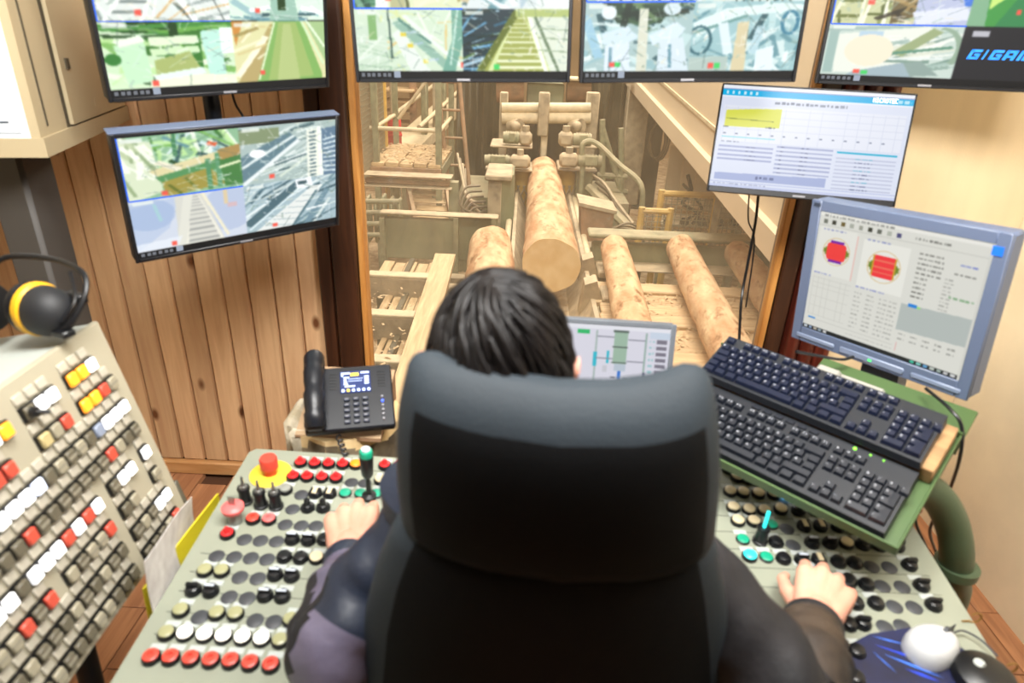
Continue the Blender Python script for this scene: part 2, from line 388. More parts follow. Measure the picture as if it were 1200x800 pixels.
# logs
log('log', at(646, 311, Y=4.45), at(636, 200, Y=7.7), .205, .165, 'large peeled log on the feed line with its sawn end facing', 1)
log('log', at(578, 420, z=.05), at(575, 287, z=.10), .20, .165, 'short peeled log lying behind the head of the operator', 2)
log('log', at(752, 425, z=.22), at(719, 290, z=.22), .105, .10, 'small log on the deck just behind the low screen', 3)
log('log', at(890, 480, z=.22), at(797, 290, z=.22), .115, .105, 'small log lying slanted across the middle of the plank deck', 4)
log('log', at(960, 420, z=.22), at(864, 297, z=.22), .115, .10, 'log partly hidden by the right window frame', 5)

# right plank deck
t = thing('plank_deck', 'dusty plank deck under the small logs right of the feed line', 'deck', (1.5, 4, .05))
ys = [3.02, 3.2, 3.38, 3.56, 3.74, 3.94, 4.14, 4.32]
pmx = MB().box((-.98, 0, -.05), (1.2, .172, .0), ch=.008).mesh('plank', M_hplank)
for i, y in enumerate(ys): o = link('plank', pmx, t); o.location = (0.02*((i*7) % 3), y-4, .01*((i*5) % 3))
for x in (-.6, .0, .6, 1.0): part('joist', MB().box((x-.05, -1.2, -.25), (x+.05, .6, -.06), ch=.01), M_hgreen, t)
for x in (-.6, 1.0):
    for y in (-1.0, .45): part('leg', MB().box((x-.05, y-.05, -.98), (x+.05, y+.05, -.25)), M_hgreen, t)
# green channel behind the deck
t = thing('steel_beam', 'green steel cross beam under the far ends of the small logs', 'beam', at(780, 310, Y=5.0))
part('web', hb(694, 283, 905, 318, 5.0, .05), M_hgreen2, t, world=True)
part('flange', hb(690, 279, 908, 284, 4.93, .2), M_hgreen, t, world=True)
part('flange', hb(700, 317, 908, 324, 4.8, .3), M_hgrey, t, world=True)
for px in (745, 882): part('leg', MB().box((at(px, 300, Y=5.1).x-.05, 5.06, HZ), (at(px, 300, Y=5.1).x+.05, 5.16, .02)), M_hgreen, t, world=True)

# feed trough under the big log
t = thing('feed_trough', 'dusty steel feed trough carrying the large peeled log', 'conveyor', (.24, 5, -.2))
for s in (-1, 1):
    part('side_plate', MB().hexa([(.24+s*.15, 3.3, -.16), (.24+s*.18, 3.3, -.16), (.24+s*.18, 7.6, -.16), (.24+s*.15, 7.6, -.16)], [(.24+s*.27, 3.3, .04), (.24+s*.30, 3.3, .04), (.24+s*.30, 7.6, .10), (.24+s*.27, 7.6, .10)]), M_hgrey, t, world=True)
    part('rail', MB().cyl((.24+s*.34, 3.2, -.02), (.24+s*.34, 7.4, .05), .03), M_hpale, t, world=True)
part('trough_floor', MB().box((.02, 3.2, -.2), (.46, 7.6, -.16)), M_hgrey, t, world=True)
for i in range(7):
    y = 3.25+i*.62
    part('cross_bearer', MB().box((-.16, y, -.30), (.64, y+.12, -.18), ch=.01), M_hgreen, t, world=True)
for s in (-1, 1):
    for y in (3.6, 5.4, 7.2): part('leg', MB().box((.24+s*.3-.05, y, HZ), (.24+s*.3+.05, y+.1, -.2)), M_hgreen, t, world=True)
# clamp arms beside the log end
for i, (px, py, Y, lab) in enumerate([(684, 322, 4.75, 'angled grey clamp plate right of the log end, upper one'), (687, 352, 4.2, 'angled grey clamp plate right of the log end, lower one')]):
    t = thing('clamp_arm', lab, 'clamp', at(px, py, Y=Y), group='clamp plates beside the log')
    part('plate', MB().prism([(-.05, -.16), (.02, -.18), (.10, .02), (.06, .15), (-.02, .12)], -.12, .02, T=Matrix.Rotation(R(90), 4, 'X')), M_hgrey, t)
    part('block', MB().box((.08, -.05, -.2), (.22, .18, -.02), ch=.015), M_hbrown, t)
    part('bracket', MB().box((.10, -.08, .0), (.24, .16, .06), ch=.012), M_hgrey, t)
    part('post', MB().box((.12, .0, HZ-at(px, py, Y=Y).z), (.26, .14, -.2)), M_hgreen, t)

# hydraulic box on a round foot
c = at(697, 282, Y=5.9)
t = thing('hydraulic_unit', 'dusty box standing on a round flange right of the big log', 'machine', c)
part('round_flange', MB().lathe([(.22, -.05), (.22, 0), (.19, .03), (.1, .04)], 24), M_hgrey, t)
part('housing', MB().hexa([(-.14, -.14, .03), (.12, -.14, .03), (.12, .14, .03), (-.14, .14, .03)], [(-.17, -.16, .36), (.13, -.16, .30), (.13, .16, .30), (-.17, .16, .36)]), M_hbrown, t)
part('lid', MB().hexa([(-.19, -.18, .36), (.15, -.18, .30), (.15, .18, .30), (-.19, .18, .36)], [(-.19, -.18, .39), (.15, -.18, .33), (.15, .18, .33), (-.19, .18, .39)]), M_hgrey, t)
part('pedestal', MB().cyl((0, 0, HZ-c.z), (0, 0, -.04), .13), M_hgreen, t)
for k in range(3): part('hose', MB().tube(spline([(.12, .05*k-.05, .12), (.3, .05*k, .18-.04*k), (.45, .1, .05), (.5, .2, -.2)], 6), .012, 6), M_hose, t)

# standing cabinet left of the log
t = thing('machine_cabinet', 'standing dusty machine guard with slanted top left of the log', 'cabinet', at(586, 285, Y=6.1))
part('body', hb(572, 212, 586, 292, 6.1, .5), M_hgrey, t, world=True)
a = at(586, 208, Y=6.1); b = at(586, 300, Y=6.1); c2 = at(602, 300, Y=6.1)
part('side_plate', MB().hexa([(a.x, 6.1, b.z), (c2.x, 6.15, b.z), (c2.x, 6.6, b.z), (a.x, 6.6, b.z)], [(a.x, 6.1, a.z), (c2.x-.03, 6.15, a.z+.02), (c2.x-.03, 6.6, a.z+.02), (a.x, 6.6, a.z)]), M_hgreen2, t, world=True)
part('lid', hb(568, 205, 600, 213, 6.05, .6), M_hgrey, t, world=True)
part('base', MB().box((a.x-.1, 6.15, HZ), (a.x+.12, 6.55, b.z)), M_hgreen, t, world=True)
for k in range(5):
    p = at(560+2*k, 232+6*k, Y=6.3)
    tag(link('hose', MB().tube(spline([p+Vector((.02, 0, .12)), p+Vector((-.12, -.05, .10)), p+Vector((-.16, -.1, -.05)), p+Vector((-.02, -.05, -.14)), p+Vector((.08, .0, -.12))], 6), .013, 6).mesh('hose', M_hose)), ['topmost hose looping from the standing machine guard', 'second hose from the top beside the machine guard', 'middle hose of five beside the machine guard', 'second hose from the bottom beside the machine guard', 'lowest hose looping beside the machine guard'][k], 'hose', 'hoses beside the machine guard')

# green guard plates at the left
t = thing('guard_wall', 'wide green steel guard plate left of the short log', 'panel', at(490, 300, Y=5.4))
part('plate', hb(446, 254, 535, 306, 5.4, .05), M_hgreen2, t, world=True)
part('plate', hb(537, 254, 582, 308, 5.45, .05), M_hgreen2, t, world=True)
part('cap_rail', hb(444, 251, 584, 255, 5.36, .12), M_hgrey, t, world=True)
for px in (448, 534, 578): part('stiffener', MB().box((at(px, 280, Y=5.35).x-.02, 5.35, HZ), (at(px, 280, Y=5.35).x+.02, 5.42, at(px, 254, Y=5.4).z)), M_hgreen, t, world=True)

# brown I-beam with post
t = thing('steel_girder', 'rusty brown girder below the plank platform', 'beam', at(478, 222, Y=6.3))
part('web', hb(427, 208, 527, 219, 6.3, .05), M_hbrown, t, world=True)
part('flange', hb(425, 205, 529, 209, 6.22, .2), M_hgrey, t, world=True)
part('flange', hb(425, 218, 529, 222, 6.22, .2), M_hgrey, t, world=True)
for px in (531, 420): part('post', MB().box((at(px, 215, Y=6.35).x-.04, 6.32, HZ), (at(px, 215, Y=6.35).x+.05, 6.42, at(px, 213, Y=6.35).z)), M_hgreen, t, world=True)
# steps
t = thing('steel_steps', 'short flight of dusty wooden steps under the brown girder', 'stairs', at(505, 250, Y=6.6))
for i in range(5):
    part('tread', hb(482+i*2.5, 227+i*9, 522+i*1.5, 230+i*9, 7.1-i*.16, .2, ch=.006), M_hplank, t, world=True)
for px in ((478, 488), (523, 530)):
    a, b = at(px[0], 222, Y=7.25), at(px[1], 268, Y=6.4)
    part('stringer', MB().hexa([a+Vector((-.02, 0, -.1)), a+Vector((.02, 0, -.1)), b+Vector((.02, 0, -.1)), b+Vector((-.02, 0, -.1))], [a+Vector((-.02, 0, .08)), a+Vector((.02, 0, .08)), b+Vector((.02, 0, .08)), b+Vector((-.02, 0, .08))]), M_hbrown, t, world=True)
# valve manifold left under the girder
t = thing('valve_block', 'cluster of green valves at the left window edge', 'machine', at(440, 250, Y=6))
rn = random.Random(3)
for i in range(5):
    px = 428+i*9; part('valve', hb(px, 228+rn.randint(0, 8), px+6, 285, 6.0+.1*(i % 2), .16), M_hgreen, t, world=True)
for i in range(4): part('pipe', MB().cyl(at(424, 236+i*13, Y=5.95), at(468, 236+i*13, Y=5.95), .025), M_hgreen, t, world=True)
# platform with planks and railing
t = thing('work_platform', 'plank topped work platform with pale tube railing', 'platform', at(475, 200, Y=7))
a, b = at(434, 190, Y=7.0), at(517, 190, Y=7.0); zt = a.z; n = 5
for i in range(n):
    x0 = a.x+(b.x-a.x)*i/n; x1 = a.x+(b.x-a.x)*(i+1)/n
    part('plank', MB().box((x0+.008, 7.0, zt-.04), (x1-.008, 8.2, zt+.01*(i % 2)), ch=.006), M_hplanky, t, world=True)
part('edge_beam', MB().box((a.x, 6.97, zt-.14), (b.x, 7.05, zt-.04)), M_hbrown, t, world=True)
part('frame', MB().box((a.x, 7.05, zt-.16), (b.x, 8.2, zt-.05)), M_hgreen, t, world=True)
for x, y in ((a.x+.03, 7.02), (b.x-.06, 7.02), (b.x-.05, 8.15), (a.x+.03, 8.15)):
    part('post', MB().box((x, y, HZ), (x+.06, y+.06, zt+1.05)), M_hgreen, t, world=True)
for z in (.34, .98):
    part('rail', MB().cyl((a.x, 7.05, zt+z), (b.x, 7.05, zt+z), .022), M_hpale, t, world=True)
    part('rail', MB().cyl((b.x-.02, 7.05, zt+z), (b.x-.02, 8.2, zt+z), .022), M_hpale, t, world=True)
    part('rail', MB().cyl((a.x+.05, 7.05, zt+z), (a.x+.05, 8.2, zt+z), .022), M_hpale, t, world=True)
part('brace', MB().cyl((a.x+.1, 8.15, zt+.3), (b.x-.1, 8.15, zt+1.0), .02), M_hpale, t, world=True)
# yellow mesh guard at the left edge
def wire_mesh(a, b, step, r=.0045):
    """lattice between two opposite corners of an upright panel"""
    mb = MB(); a, b = Vector(a), Vector(b); w = Vector((b.x-a.x, b.y-a.y, 0)); n = max(2, int(w.length/step)); m = max(2, int(abs(b.z-a.z)/step))
    for i in range(n+1): p = a+w*(i/n); mb.cyl((p.x, p.y, a.z), (p.x, p.y, b.z), r, n=4, cap=False)
    for j in range(m+1): z = a.z+(b.z-a.z)*j/m; mb.cyl((a.x, a.y, z), (b.x, b.y, z), r, n=4, cap=False)
    return mb
def fence(label, pts, zt, zb, frame, group=None, step=.05, feet=True):
    a, b = Vector(pts[0]), Vector(pts[1])
    t = thing('mesh_fence', label, 'fence', (a+b)/2, group=group)
    o = part('wire_mesh', wire_mesh((a.x, a.y, zb), (b.x, b.y, zt), step), M_wire, t, world=True); o['kind'] = 'stuff'
    part('top_rail', MB().cyl((a.x, a.y, zt), (b.x, b.y, zt), .028, n=8), frame, t, world=True)
    part('bottom_rail', MB().cyl((a.x, a.y, zb), (b.x, b.y, zb), .02, n=8), frame, t, world=True)
    for p in (a, b): part('post', MB().cyl((p.x, p.y, HZ if feet else zb), (p.x, p.y, zt+.03), .03, n=8), frame, t, world=True)
    return t
p = at(446, 175, Y=7.6); q = at(424, 200, Y=6.0)
fence('yellow framed mesh guard by the left window edge', [(p.x, 7.9, 0), (q.x-.15, 6.4, 0)], 1.25, .2, M_hyel)
# red drum, stacks behind the platform
p = at(461, 176, Y=8.5)
t = thing('red_drum', 'red upright drum behind the platform railing', 'drum', p)
part('barrel', MB().lathe([(.10, 0), (.11, .02), (.11, .36), (.10, .38)], 18), M_hred, t); part('hoop', MB().lathe([(.112, .17), (.118, .18), (.118, .2), (.112, .21)], 18), M_hred, t)
part('stand', MB().cyl((0, 0, HZ-p.z), (0, 0, 0), .06), M_hgreen, t)
part('lever', MB().cyl((.0, 0, .38), (.0, 0, .95), .02), M_hpale, t)
t = thing('timber_rack', 'rack of stacked sawn boards far behind the platform', 'rack', at(470, 150, Y=11))
for i in range(5):
    part('board', hb(448, 104+i*13, 484, 109+i*13, 11+.1*i, .5), M_hplank, t, world=True)
for px in (446, 484): part('upright', MB().box((at(px, 130, Y=11.2).x-.05, 11.2, HZ), (at(px, 130, Y=11.2).x+.05, 11.3, 1.5)), M_hbrown, t, world=True)
t = thing('side_conveyor', 'pale inclined conveyor running back behind the platform', 'conveyor', at(500, 140, Y=10))
a, b = at(474, 176, Y=8.9), at(534, 118, Y=12.5)
part('bed', MB().hexa([a+Vector((-.25, 0, -.1)), a+Vector((.2, 0, -.1)), b+Vector((.2, 0, -.1)), b+Vector((-.25, 0, -.1))], [a+Vector((-.25, 0, .05)), a+Vector((.2, 0, .05)), b+Vector((.2, 0, .05)), b+Vector((-.25, 0, .05))]), M_hpale, t, world=True)
part('guard_rail', MB().cyl(a+Vector((-.25, 0, .35)), b+Vector((-.25, 0, .35)), .03), M_hpale, t, world=True)
part('guard_rail', MB().cyl(a+Vector((.2, 0, .3)), b+Vector((.2, 0, .3)), .03), M_hpale, t, world=True)
for s in (.0, .5, 1): p = a.lerp(b, s); part('post', MB().box((p.x-.05, p.y, HZ), (p.x+.05, p.y+.1, p.z-.1)), M_hgreen, t, world=True)
for i, (px, w_) in enumerate(((492, 9), (506, 7), (517, 5))):
    tag(part('steel_column', hb(px, 60, px+w_, 205, 9.6+i*.5, .2), M_hgreen if i != 1 else M_hgrey), ['broad green column behind the platform', 'narrow grey column between two green ones', 'thin green column at the edge of the tarpaulin'][i], 'column')
p = at(540, 215, Y=7.7)
t = thing('ladder', 'leaning rusty ladder beside the dark tarpaulin', 'ladder', p)
for s in (0, .25): part('rail', MB().cyl((s-.05, .0, HZ-p.z), (s-.35, .5, 1.35), .025), M_hbrown, t)
for i in range(7): f = .1+i*.13; part('rung', MB().cyl((-.05-.3*f, .5*f, HZ-p.z+(1.35-HZ+p.z)*f), (.2-.3*f, .5*f, HZ-p.z+(1.35-HZ+p.z)*f), .015), M_hbrown, t)
# tarpaulins
def tarp(px0, py0, px1, py1, Y, label, seed):
    a, b = at(px0, py0, Y=Y), at(px1, py1, Y=Y); rn = random.Random(seed); nx, nz = 30, 16; vs = []
    for k in (0, .02):
        for j in range(nz+1):
            for i in range(nx+1):
                u, v = i/nx, j/nz
                y = Y+.10*math.sin(u*17+v*3+seed)*(.4+v)+.06*math.sin(u*31+2*seed)+.18*abs(math.sin((u-.5)*3+v*2))
                vs.append((a.x+(b.x-a.x)*u, y+k, a.z+(b.z-a.z)*v))
    n = (nx+1)*(nz+1); q = [(j*(nx+1)+i, j*(nx+1)+i+1, (j+1)*(nx+1)+i+1, (j+1)*(nx+1)+i) for j in range(nz) for i in range(nx)]
    tag(part('tarpaulin', MB().add(vs, q+[tuple(n+i for i in f[::-1]) for f in q]), M_hdark), label, 'tarpaulin')
tarp(534, 70, 606, 232, 9.0, 'dark folded tarpaulin hanging left of the infeed machine', 2)
tarp(688, 70, 736, 262, 9.0, 'dark tarpaulin hanging right of the infeed machine', 5)
# infeed machine
c = at(640, 160, Y=8.4)
t = thing('infeed_machine', 'infeed machine with two cross tubes and motors at the log tip', 'machine', (c.x, 8.4, HZ))
def wp(n, mb, m): return part(n, mb, m, t, world=True)
for py, r in ((126, .055), (138, .065)): wp('cross_tube', MB().cyl(at(588, py, Y=8.0), at(692, py, Y=8.0), r, n=20), M_hpale)
for px in (589, 691): wp('post', hb(px-3, 108, px+3, 215, 8.05, .12), M_hgrey)
wp('centre_arm', hb(632, 108, 642, 160, 7.85, .1), M_hgrey); wp('chute', hb(635, 145, 640, 190, 7.9, .1), M_hpale)
wp('control_box', hb(618, 97, 660, 124, 8.5, .4), M_hgreen2)
wp('duct', MB().cyl(at(582, 106, Y=8.6), at(614, 106, Y=8.6), .14, n=20), M_hbrown); wp('duct', MB().cyl(at(664, 106, Y=8.6), at(692, 106, Y=8.6), .14, n=20), M_hbrown)
wp('roof_beam', hb(560, 86, 742, 98, 8.3, .3), M_hpale)
wp('opening_shade', hb(606, 138, 674, 200, 8.9, .1), M_hblack)  # dark sheet standing in for the shade inside the machine
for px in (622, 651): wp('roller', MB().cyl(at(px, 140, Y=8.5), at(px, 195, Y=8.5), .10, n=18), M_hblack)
for px in (604, 676): wp('blower', MB().cyl(at(px-5, 148, Y=8.0), at(px+5, 148, Y=7.9), .085, n=18).ball(at(px, 148, Y=7.88), .06), M_hgrey)
def motor(x0, y0, x1, y1, Y, side):
    a, b = at(x0, y0, Y=Y), at(x1, y1, Y=Y); cz = (a.z+b.z)/2; r = (a.z-b.z)/2*.9; xm = a.x+(b.x-a.x)*(.45 if side > 0 else .55)
    xs, xe = (a.x, xm) if side < 0 else (xm, b.x); gs, ge = (xm, b.x) if side < 0 else (a.x, xm)
    mo = wp('motor', MB().cyl((xs, Y, cz), (xe, Y, cz), r*.85, n=18).box((xs+.06, Y-r, cz-.04), (xe-.04, Y-.02, cz+.06), ch=.01), M_hgreen)
    f = MB()
    for i in range(6): x = xs+(xe-xs)*(.15+.14*i); f.cyl((x, Y, cz), (x+.014, Y, cz), r*.97, n=18)
    fo = part('cooling_fins', f, M_hgreen, mo)
    fo.matrix_parent_inverse = WM[t.name].inverted(); fo.parent = mo; fo.matrix_parent_inverse = Matrix()
    wp('gearbox', MB().box((gs, Y-r, cz-r), (ge, Y+r, cz+r), ch=.03).cyl(((gs+ge)/2, Y, cz+r), ((gs+ge)/2, Y, cz+r+.06), r*.55, n=16), M_hgrey)
motor(590, 152, 623, 171, 7.3, -1); motor(568, 179, 621, 198, 7.0, -1)
motor(655, 153, 692, 173, 7.3, 1); motor(656, 178, 704, 198, 7.0, 1)
for px in (611, 664):
    a, b = at(px-9, 200, Y=7.2), at(px+9, 228, Y=7.2)
    wp('feed_roller', MB().lathe([(.10, HZ), (.11, b.z-.3), (.11, b.z), (.105, a.z), (.06, a.z+.02)], 22, T=Matrix.Translation(((a.x+b.x)/2, 7.3, 0))), M_hyel)
    g = MB()
    for k in range(12):
        for s in (-1, 1):
            cen = Vector(((a.x+b.x)/2, 7.3, 0)); g.tube([cen+Vector((.125*math.cos(k*math.pi/6+s*.28*j), .125*math.sin(k*math.pi/6+s*.28*j), b.z-.32+.42*j/5)) for j in range(6)], .008, 5)
    wp('roller_grip', g, M_hgrey)
for x0, y0, x1, y1 in ((588, 198, 602, 250), (676, 198, 692, 232)): wp('roller_frame', hb(x0, y0, x1, y1, 7.1, .35), M_hgreen)
for x0, x1 in ((568, 624), (654, 700)): wp('bearing_plate', hb(x0, 197, x1, 202, 7.0, .5), M_hgrey); wp('bearing_plate', hb(x0+6, 170, x1, 175, 7.25, .5), M_hgrey)
wp('base_frame', MB().box((c.x-1.0, 7.4, HZ), (c.x-.42, 8.6, -.05)), M_hgreen); wp('base_frame', MB().box((c.x+.36, 7.4, HZ), (c.x+.95, 8.6, -.05)), M_hgreen)
# columns and pipes on the right
tag(part('steel_column', hb(738, 100, 747, 240, 8.7, .2), M_hgrey), 'pale steel column right of the second tarpaulin', 'column')
tag(part('steel_column', hb(751, 108, 765, 246, 9.6, .25), M_hblack), 'dark steel column beside the coiled hose', 'column')
t = thing('hose_coil', 'coil of dark hose hung on the dark column', 'hose', at(770, 165, Y=9.4))
for k in range(3): part('loop', MB().tube([(.11*math.cos(a_/12*6.283)*(1+.12*k)+.03*k, .05*k, .24*math.sin(a_/12*6.283)*(1+.1*k)) for a_ in range(13)], .014, 6), M_hose, t)
# hand rail
t = thing('stair_railing', 'green tube railing bent down towards the mesh fence', 'railing', at(752, 248, Y=6.3))
part('rail', MB().tube(spline([at(683, 195, Y=7.0), at(683, 169, Y=7.0), at(699, 168, Y=7.0), at(726, 193, Y=6.7), at(751, 216, Y=6.4), at(752, 250, Y=6.4)], 5), .028, 8), M_hgreen, t, world=True)
part('lower_rail', MB().tube([at(690, 220, Y=7.0), at(745, 275, Y=6.2)], .05, 8), M_hgreen, t, world=True)
a = at(752, 248, Y=6.4); part('post', MB().cyl((a.x, 6.4, HZ), (a.x, 6.4, a.z), .028), M_hgreen, t, world=True)
a = at(683, 195, Y=7.0); part('post', MB().cyl((a.x, 7.0, HZ), (a.x, 7.0, a.z), .028), M_hgreen, t, world=True)
# mesh fences right
a, b = at(748, 280, Y=5.6), at(781, 280, Y=5.6); z1 = at(760, 247, Y=5.6).z
fence('small yellow framed mesh gate in front of the sawdust floor', [(a.x, 5.6, 0), (b.x, 5.6, 0)], z1, z1-.42, M_hyel, step=.045)
a, b = at(768, 280, Y=5.8), at(832, 280, Y=5.8); z1 = at(790, 227, Y=5.8).z
fence('tall mesh fence with yellow top rail', [(a.x, 5.8, 0), (b.x, 5.8, 0)], z1, z1-.6, M_hyel, step=.045)
a, b = at(834, 280, Y=5.7), at(900, 280, Y=5.9); z1 = at(840, 232, Y=5.7).z
fence('pale mesh fence in the right corner of the window', [(a.x, 5.7, 0), (b.x, 5.9, 0)], z1, z1-.55, M_hgrey, step=.045)
# overhead conveyor housing
t = thing('conveyor_housing', 'huge cream inclined conveyor housing at upper right of the window', 'conveyor', (1.7, 6, .9))
p0, p1 = at(738, 97, X=1.33), at(905, 292, X=1.33)
p1 = p1+(p1-p0)*.12; p0 = p0+(p0-p1)*.3; up = Vector((0, 0, 1.7))
part('side_sheet', MB().hexa([p1, p0, p0+Vector((.03, 0, 0)), p1+Vector((.03, 0, 0))], [p1+up, p0+up, p0+up+Vector((.03, 0, 0)), p1+up+Vector((.03, 0, 0))]), M_hcream, t, world=True)
part('bottom_flange', MB().hexa([p1+Vector((-.05, 0, -.02)), p0+Vector((-.05, 0, -.02)), p0+Vector((1.6, 0, -.02)), p1+Vector((1.6, 0, -.02))], [p1+Vector((-.05, 0, .12)), p0+Vector((-.05, 0, .12)), p0+Vector((1.6, 0, .12)), p1+Vector((1.6, 0, .12))]), M_hcream, t, world=True)
part('seam_strip', MB().hexa([p1+Vector((-.012, 0, .3)), p0+Vector((-.012, 0, .3)), p0+Vector((0, 0, .3)), p1+Vector((0, 0, .3))], [p1+Vector((-.012, 0, .325)), p0+Vector((-.012, 0, .325)), p0+Vector((0, 0, .325)), p1+Vector((0, 0, .325))]), M_hpale, t, world=True)
for s in (.08, .6): p = p1.lerp(p0, s); part('leg', MB().box((p.x+1.42, p.y-.08, HZ), (p.x+1.56, p.y+.08, p.z)), M_hgrey, t, world=True)
for i in range(3):
    x0 = 786+i*15; tag(part('cladding_board', hb(x0, 170+i*16, x0+13, 232+i*6, 7.6-i*.4, .03), M_hcream), ['first cladding board under the cream housing, farthest', 'second cladding board under the cream housing', 'third cladding board under the cream housing, nearest'][i], 'board', 'cladding boards under the housing')
tag(part('pallet_stack', hb(838, 242, 900, 258, 6.4, .5), M_hgrey), 'dusty grey block at the right window edge', 'block')

# stepped feeder on the left
def step_plate(px0, py0, px1, py1, z, lab):
    a, b = at(px0, py1, z=z-.13), at(px1, py1, z=z-.13); Y = (a.y+b.y)/2
    t = thing('feeder_step', lab, 'conveyor', ((a.x+b.x)/2, Y, z), group='steps of the log feeder')
    part('front_plate', MB().box((a.x, Y, z-.16), (b.x, Y+.05, z), ch=.006), M_hgrey, t, world=True)
    part('top_ledge', MB().box((a.x, Y, z), (b.x, Y+.10, z+.02), ch=.005), M_hpale, t, world=True)
    for i in range(5):
        x0 = a.x+(b.x-a.x)*i/5; part('slat', MB().box((x0+.004, Y+.12, z-.10), (x0+(b.x-a.x)/5-.004, Y+.62, z-.08-.012*(i % 2)), ch=.004), M_hplanky, t, world=True)
    part('chain', MB().box(((a.x+b.x)/2-.02, Y+.1, z-.09), ((a.x+b.x)/2+.02, Y+.64, z-.055), ch=.005), M_hdark, t, world=True)
    part('leg', MB().box((a.x+.05, Y+.05, HZ), (a.x+.15, Y+.15, z-.16)), M_hgreen, t, world=True); part('leg', MB().box((b.x-.15, Y+.05, HZ), (b.x-.05, Y+.15, z-.16)), M_hgreen, t, world=True)
step_plate(430, 322, 505, 346, .03, 'upper feeder step below the green guard plate')
step_plate(430, 368, 486, 394, -.02, 'middle feeder step beside the slanted dusty beam')
step_plate(425, 425, 470, 450, -.08, 'lowest feeder step behind the telephone')
a, b = at(522, 300, z=.05), at(446, 560, z=.05)
t = thing('feeder_beam', 'long slanted dusty beam left of the head of the operator', 'beam', (a+b)/2)
part('top_plate', MB().hexa([a+Vector((-.08, 0, -.02)), a+Vector((.08, 0, -.02)), b+Vector((.07, 0, -.02)), b+Vector((-.07, 0, -.02))], [a+Vector((-.08, 0, .02)), a+Vector((.08, 0, .02)), b+Vector((.07, 0, .02)), b+Vector((-.07, 0, .02))]), M_hplanky, t, world=True)
part('web', MB().hexa([a+Vector((-.03, 0, -.35)), a+Vector((.03, 0, -.35)), b+Vector((.03, 0, -.35)), b+Vector((-.03, 0, -.35))], [a+Vector((-.03, 0, -.02)), a+Vector((.03, 0, -.02)), b+Vector((.03, 0, -.02)), b+Vector((-.03, 0, -.02))]), M_hgrey, t, world=True)
for s in (.1, .9): p = a.lerp(b, s); part('leg', MB().box((p.x-.05, p.y-.05, HZ), (p.x+.05, p.y+.05, p.z-.3)), M_hgreen, t, world=True)
t = thing('chain_conveyor', 'chain conveyor between the slanted beam and the short log', 'conveyor', at(530, 320, z=-.1))
a, b = at(535, 300, z=-.05), at(505, 420, z=-.05)
for i in range(9):
    p = a.lerp(b, i/8); part('cross_bar', MB().box((p.x-.22, p.y-.05, -.30), (p.x+.24, p.y+.05, -.22), ch=.01), M_hgrey, t, world=True)
part('side_rail', MB().hexa([a+Vector((.22, 0, -.1)), a+Vector((.26, 0, -.1)), b+Vector((.26, 0, -.1)), b+Vector((.22, 0, -.1))], [a+Vector((.22, 0, .08)), a+Vector((.26, 0, .08)), b+Vector((.26, 0, .08)), b+Vector((.22, 0, .08))]), M_hpale, t, world=True)
for s in (.1, .9): p = a.lerp(b, s); part('leg', MB().box((p.x-.06, p.y-.05, HZ), (p.x+.06, p.y+.05, -.3)), M_hgreen, t, world=True)

# more of the hall: cross pipes, brackets, cables and sawdust chips
t = thing('pipe_bundle', 'bundle of dusty pipes running low beside the tarpaulin and steps', 'pipes', at(548, 235, Y=7.4))
for k in range(4): part('pipe', MB().tube(spline([at(536+3*k, 180+6*k, Y=7.8), at(541+2*k, 205+6*k, Y=7.5), at(548+4*k, 232+5*k, Y=7.2), at(566, 238+7*k, Y=7.0)], 5), .016, 6), M_hose if k % 2 else M_hgrey, t, world=True)
t = thing('beam_frame', 'cross braced green frame behind the bent railing', 'frame', at(712, 225, Y=7.6))
for a, b in (((706, 140), (706, 240)), ((728, 150), (728, 245)), ((706, 150), (728, 225)), ((700, 205), (735, 207)), ((700, 222), (735, 225))): part('bar', MB().cyl(at(*a, Y=8.0), at(*b, Y=8.0), .035, n=8), M_hgreen, t, world=True)
for k in range(3): part('pipe', MB().tube(spline([at(694+4*k, 205+8*k, Y=7.3), at(708+4*k, 215+9*k, Y=7.2), at(722+3*k, 236+10*k, Y=6.9), at(742, 262+6*k, Y=6.6)], 5), .02, 6), M_hgrey if k != 1 else M_hose, t, world=True)
t = thing('low_conveyor', 'low dark conveyor under the cream housing behind the fence', 'conveyor', at(800, 262, Y=7.2))
part('bed', hb(776, 262, 872, 270, 7.0, .5), M_hgrey, t, world=True)
for k in range(5): part('roller', MB().cyl(at(782+20*k, 260, Y=7.0), at(782+20*k, 260, Y=7.4), .05, n=10), M_hblack, t, world=True)
for px in (782, 866): part('leg', MB().box((at(px, 265, Y=7.1).x-.04, 7.1, HZ), (at(px, 265, Y=7.1).x+.04, 7.2, at(px, 266, Y=7.1).z)), M_hgreen, t, world=True)
tag(part('wire_tangle', MB().tube(spline([at(806, 205, Y=6.6), at(810, 225, Y=6.6), at(800, 238, Y=6.5), at(818, 250, Y=6.5), at(812, 262, Y=6.6)], 6), .02, 6).tube(spline([at(800, 215, Y=6.6), at(815, 232, Y=6.55), at(822, 246, Y=6.6), at(806, 256, Y=6.6)], 6), .016, 6), M_hblack), 'dark chain tangle hanging behind the tall mesh fence', 'chain')
rn = random.Random(21); mb = MB()
def chip(x, y, z, s):
    a = rn.uniform(0, 3.14); c_, s_ = math.cos(a), math.sin(a); l, w_ = s*rn.uniform(.6, 1.6), s*rn.uniform(.2, .5); h = s*.25
    mb.add([(x+c_*u*l-s_*v*w_, y+s_*u*l+c_*v*w_, z+h*(.3+.7*((u+v) > 0))) for u, v in ((-1, -1), (1, -1), (1, 1), (-1, 1))]+[(x, y, z+h*1.6)], [(0, 1, 4), (1, 2, 4), (2, 3, 4), (3, 0, 4)])
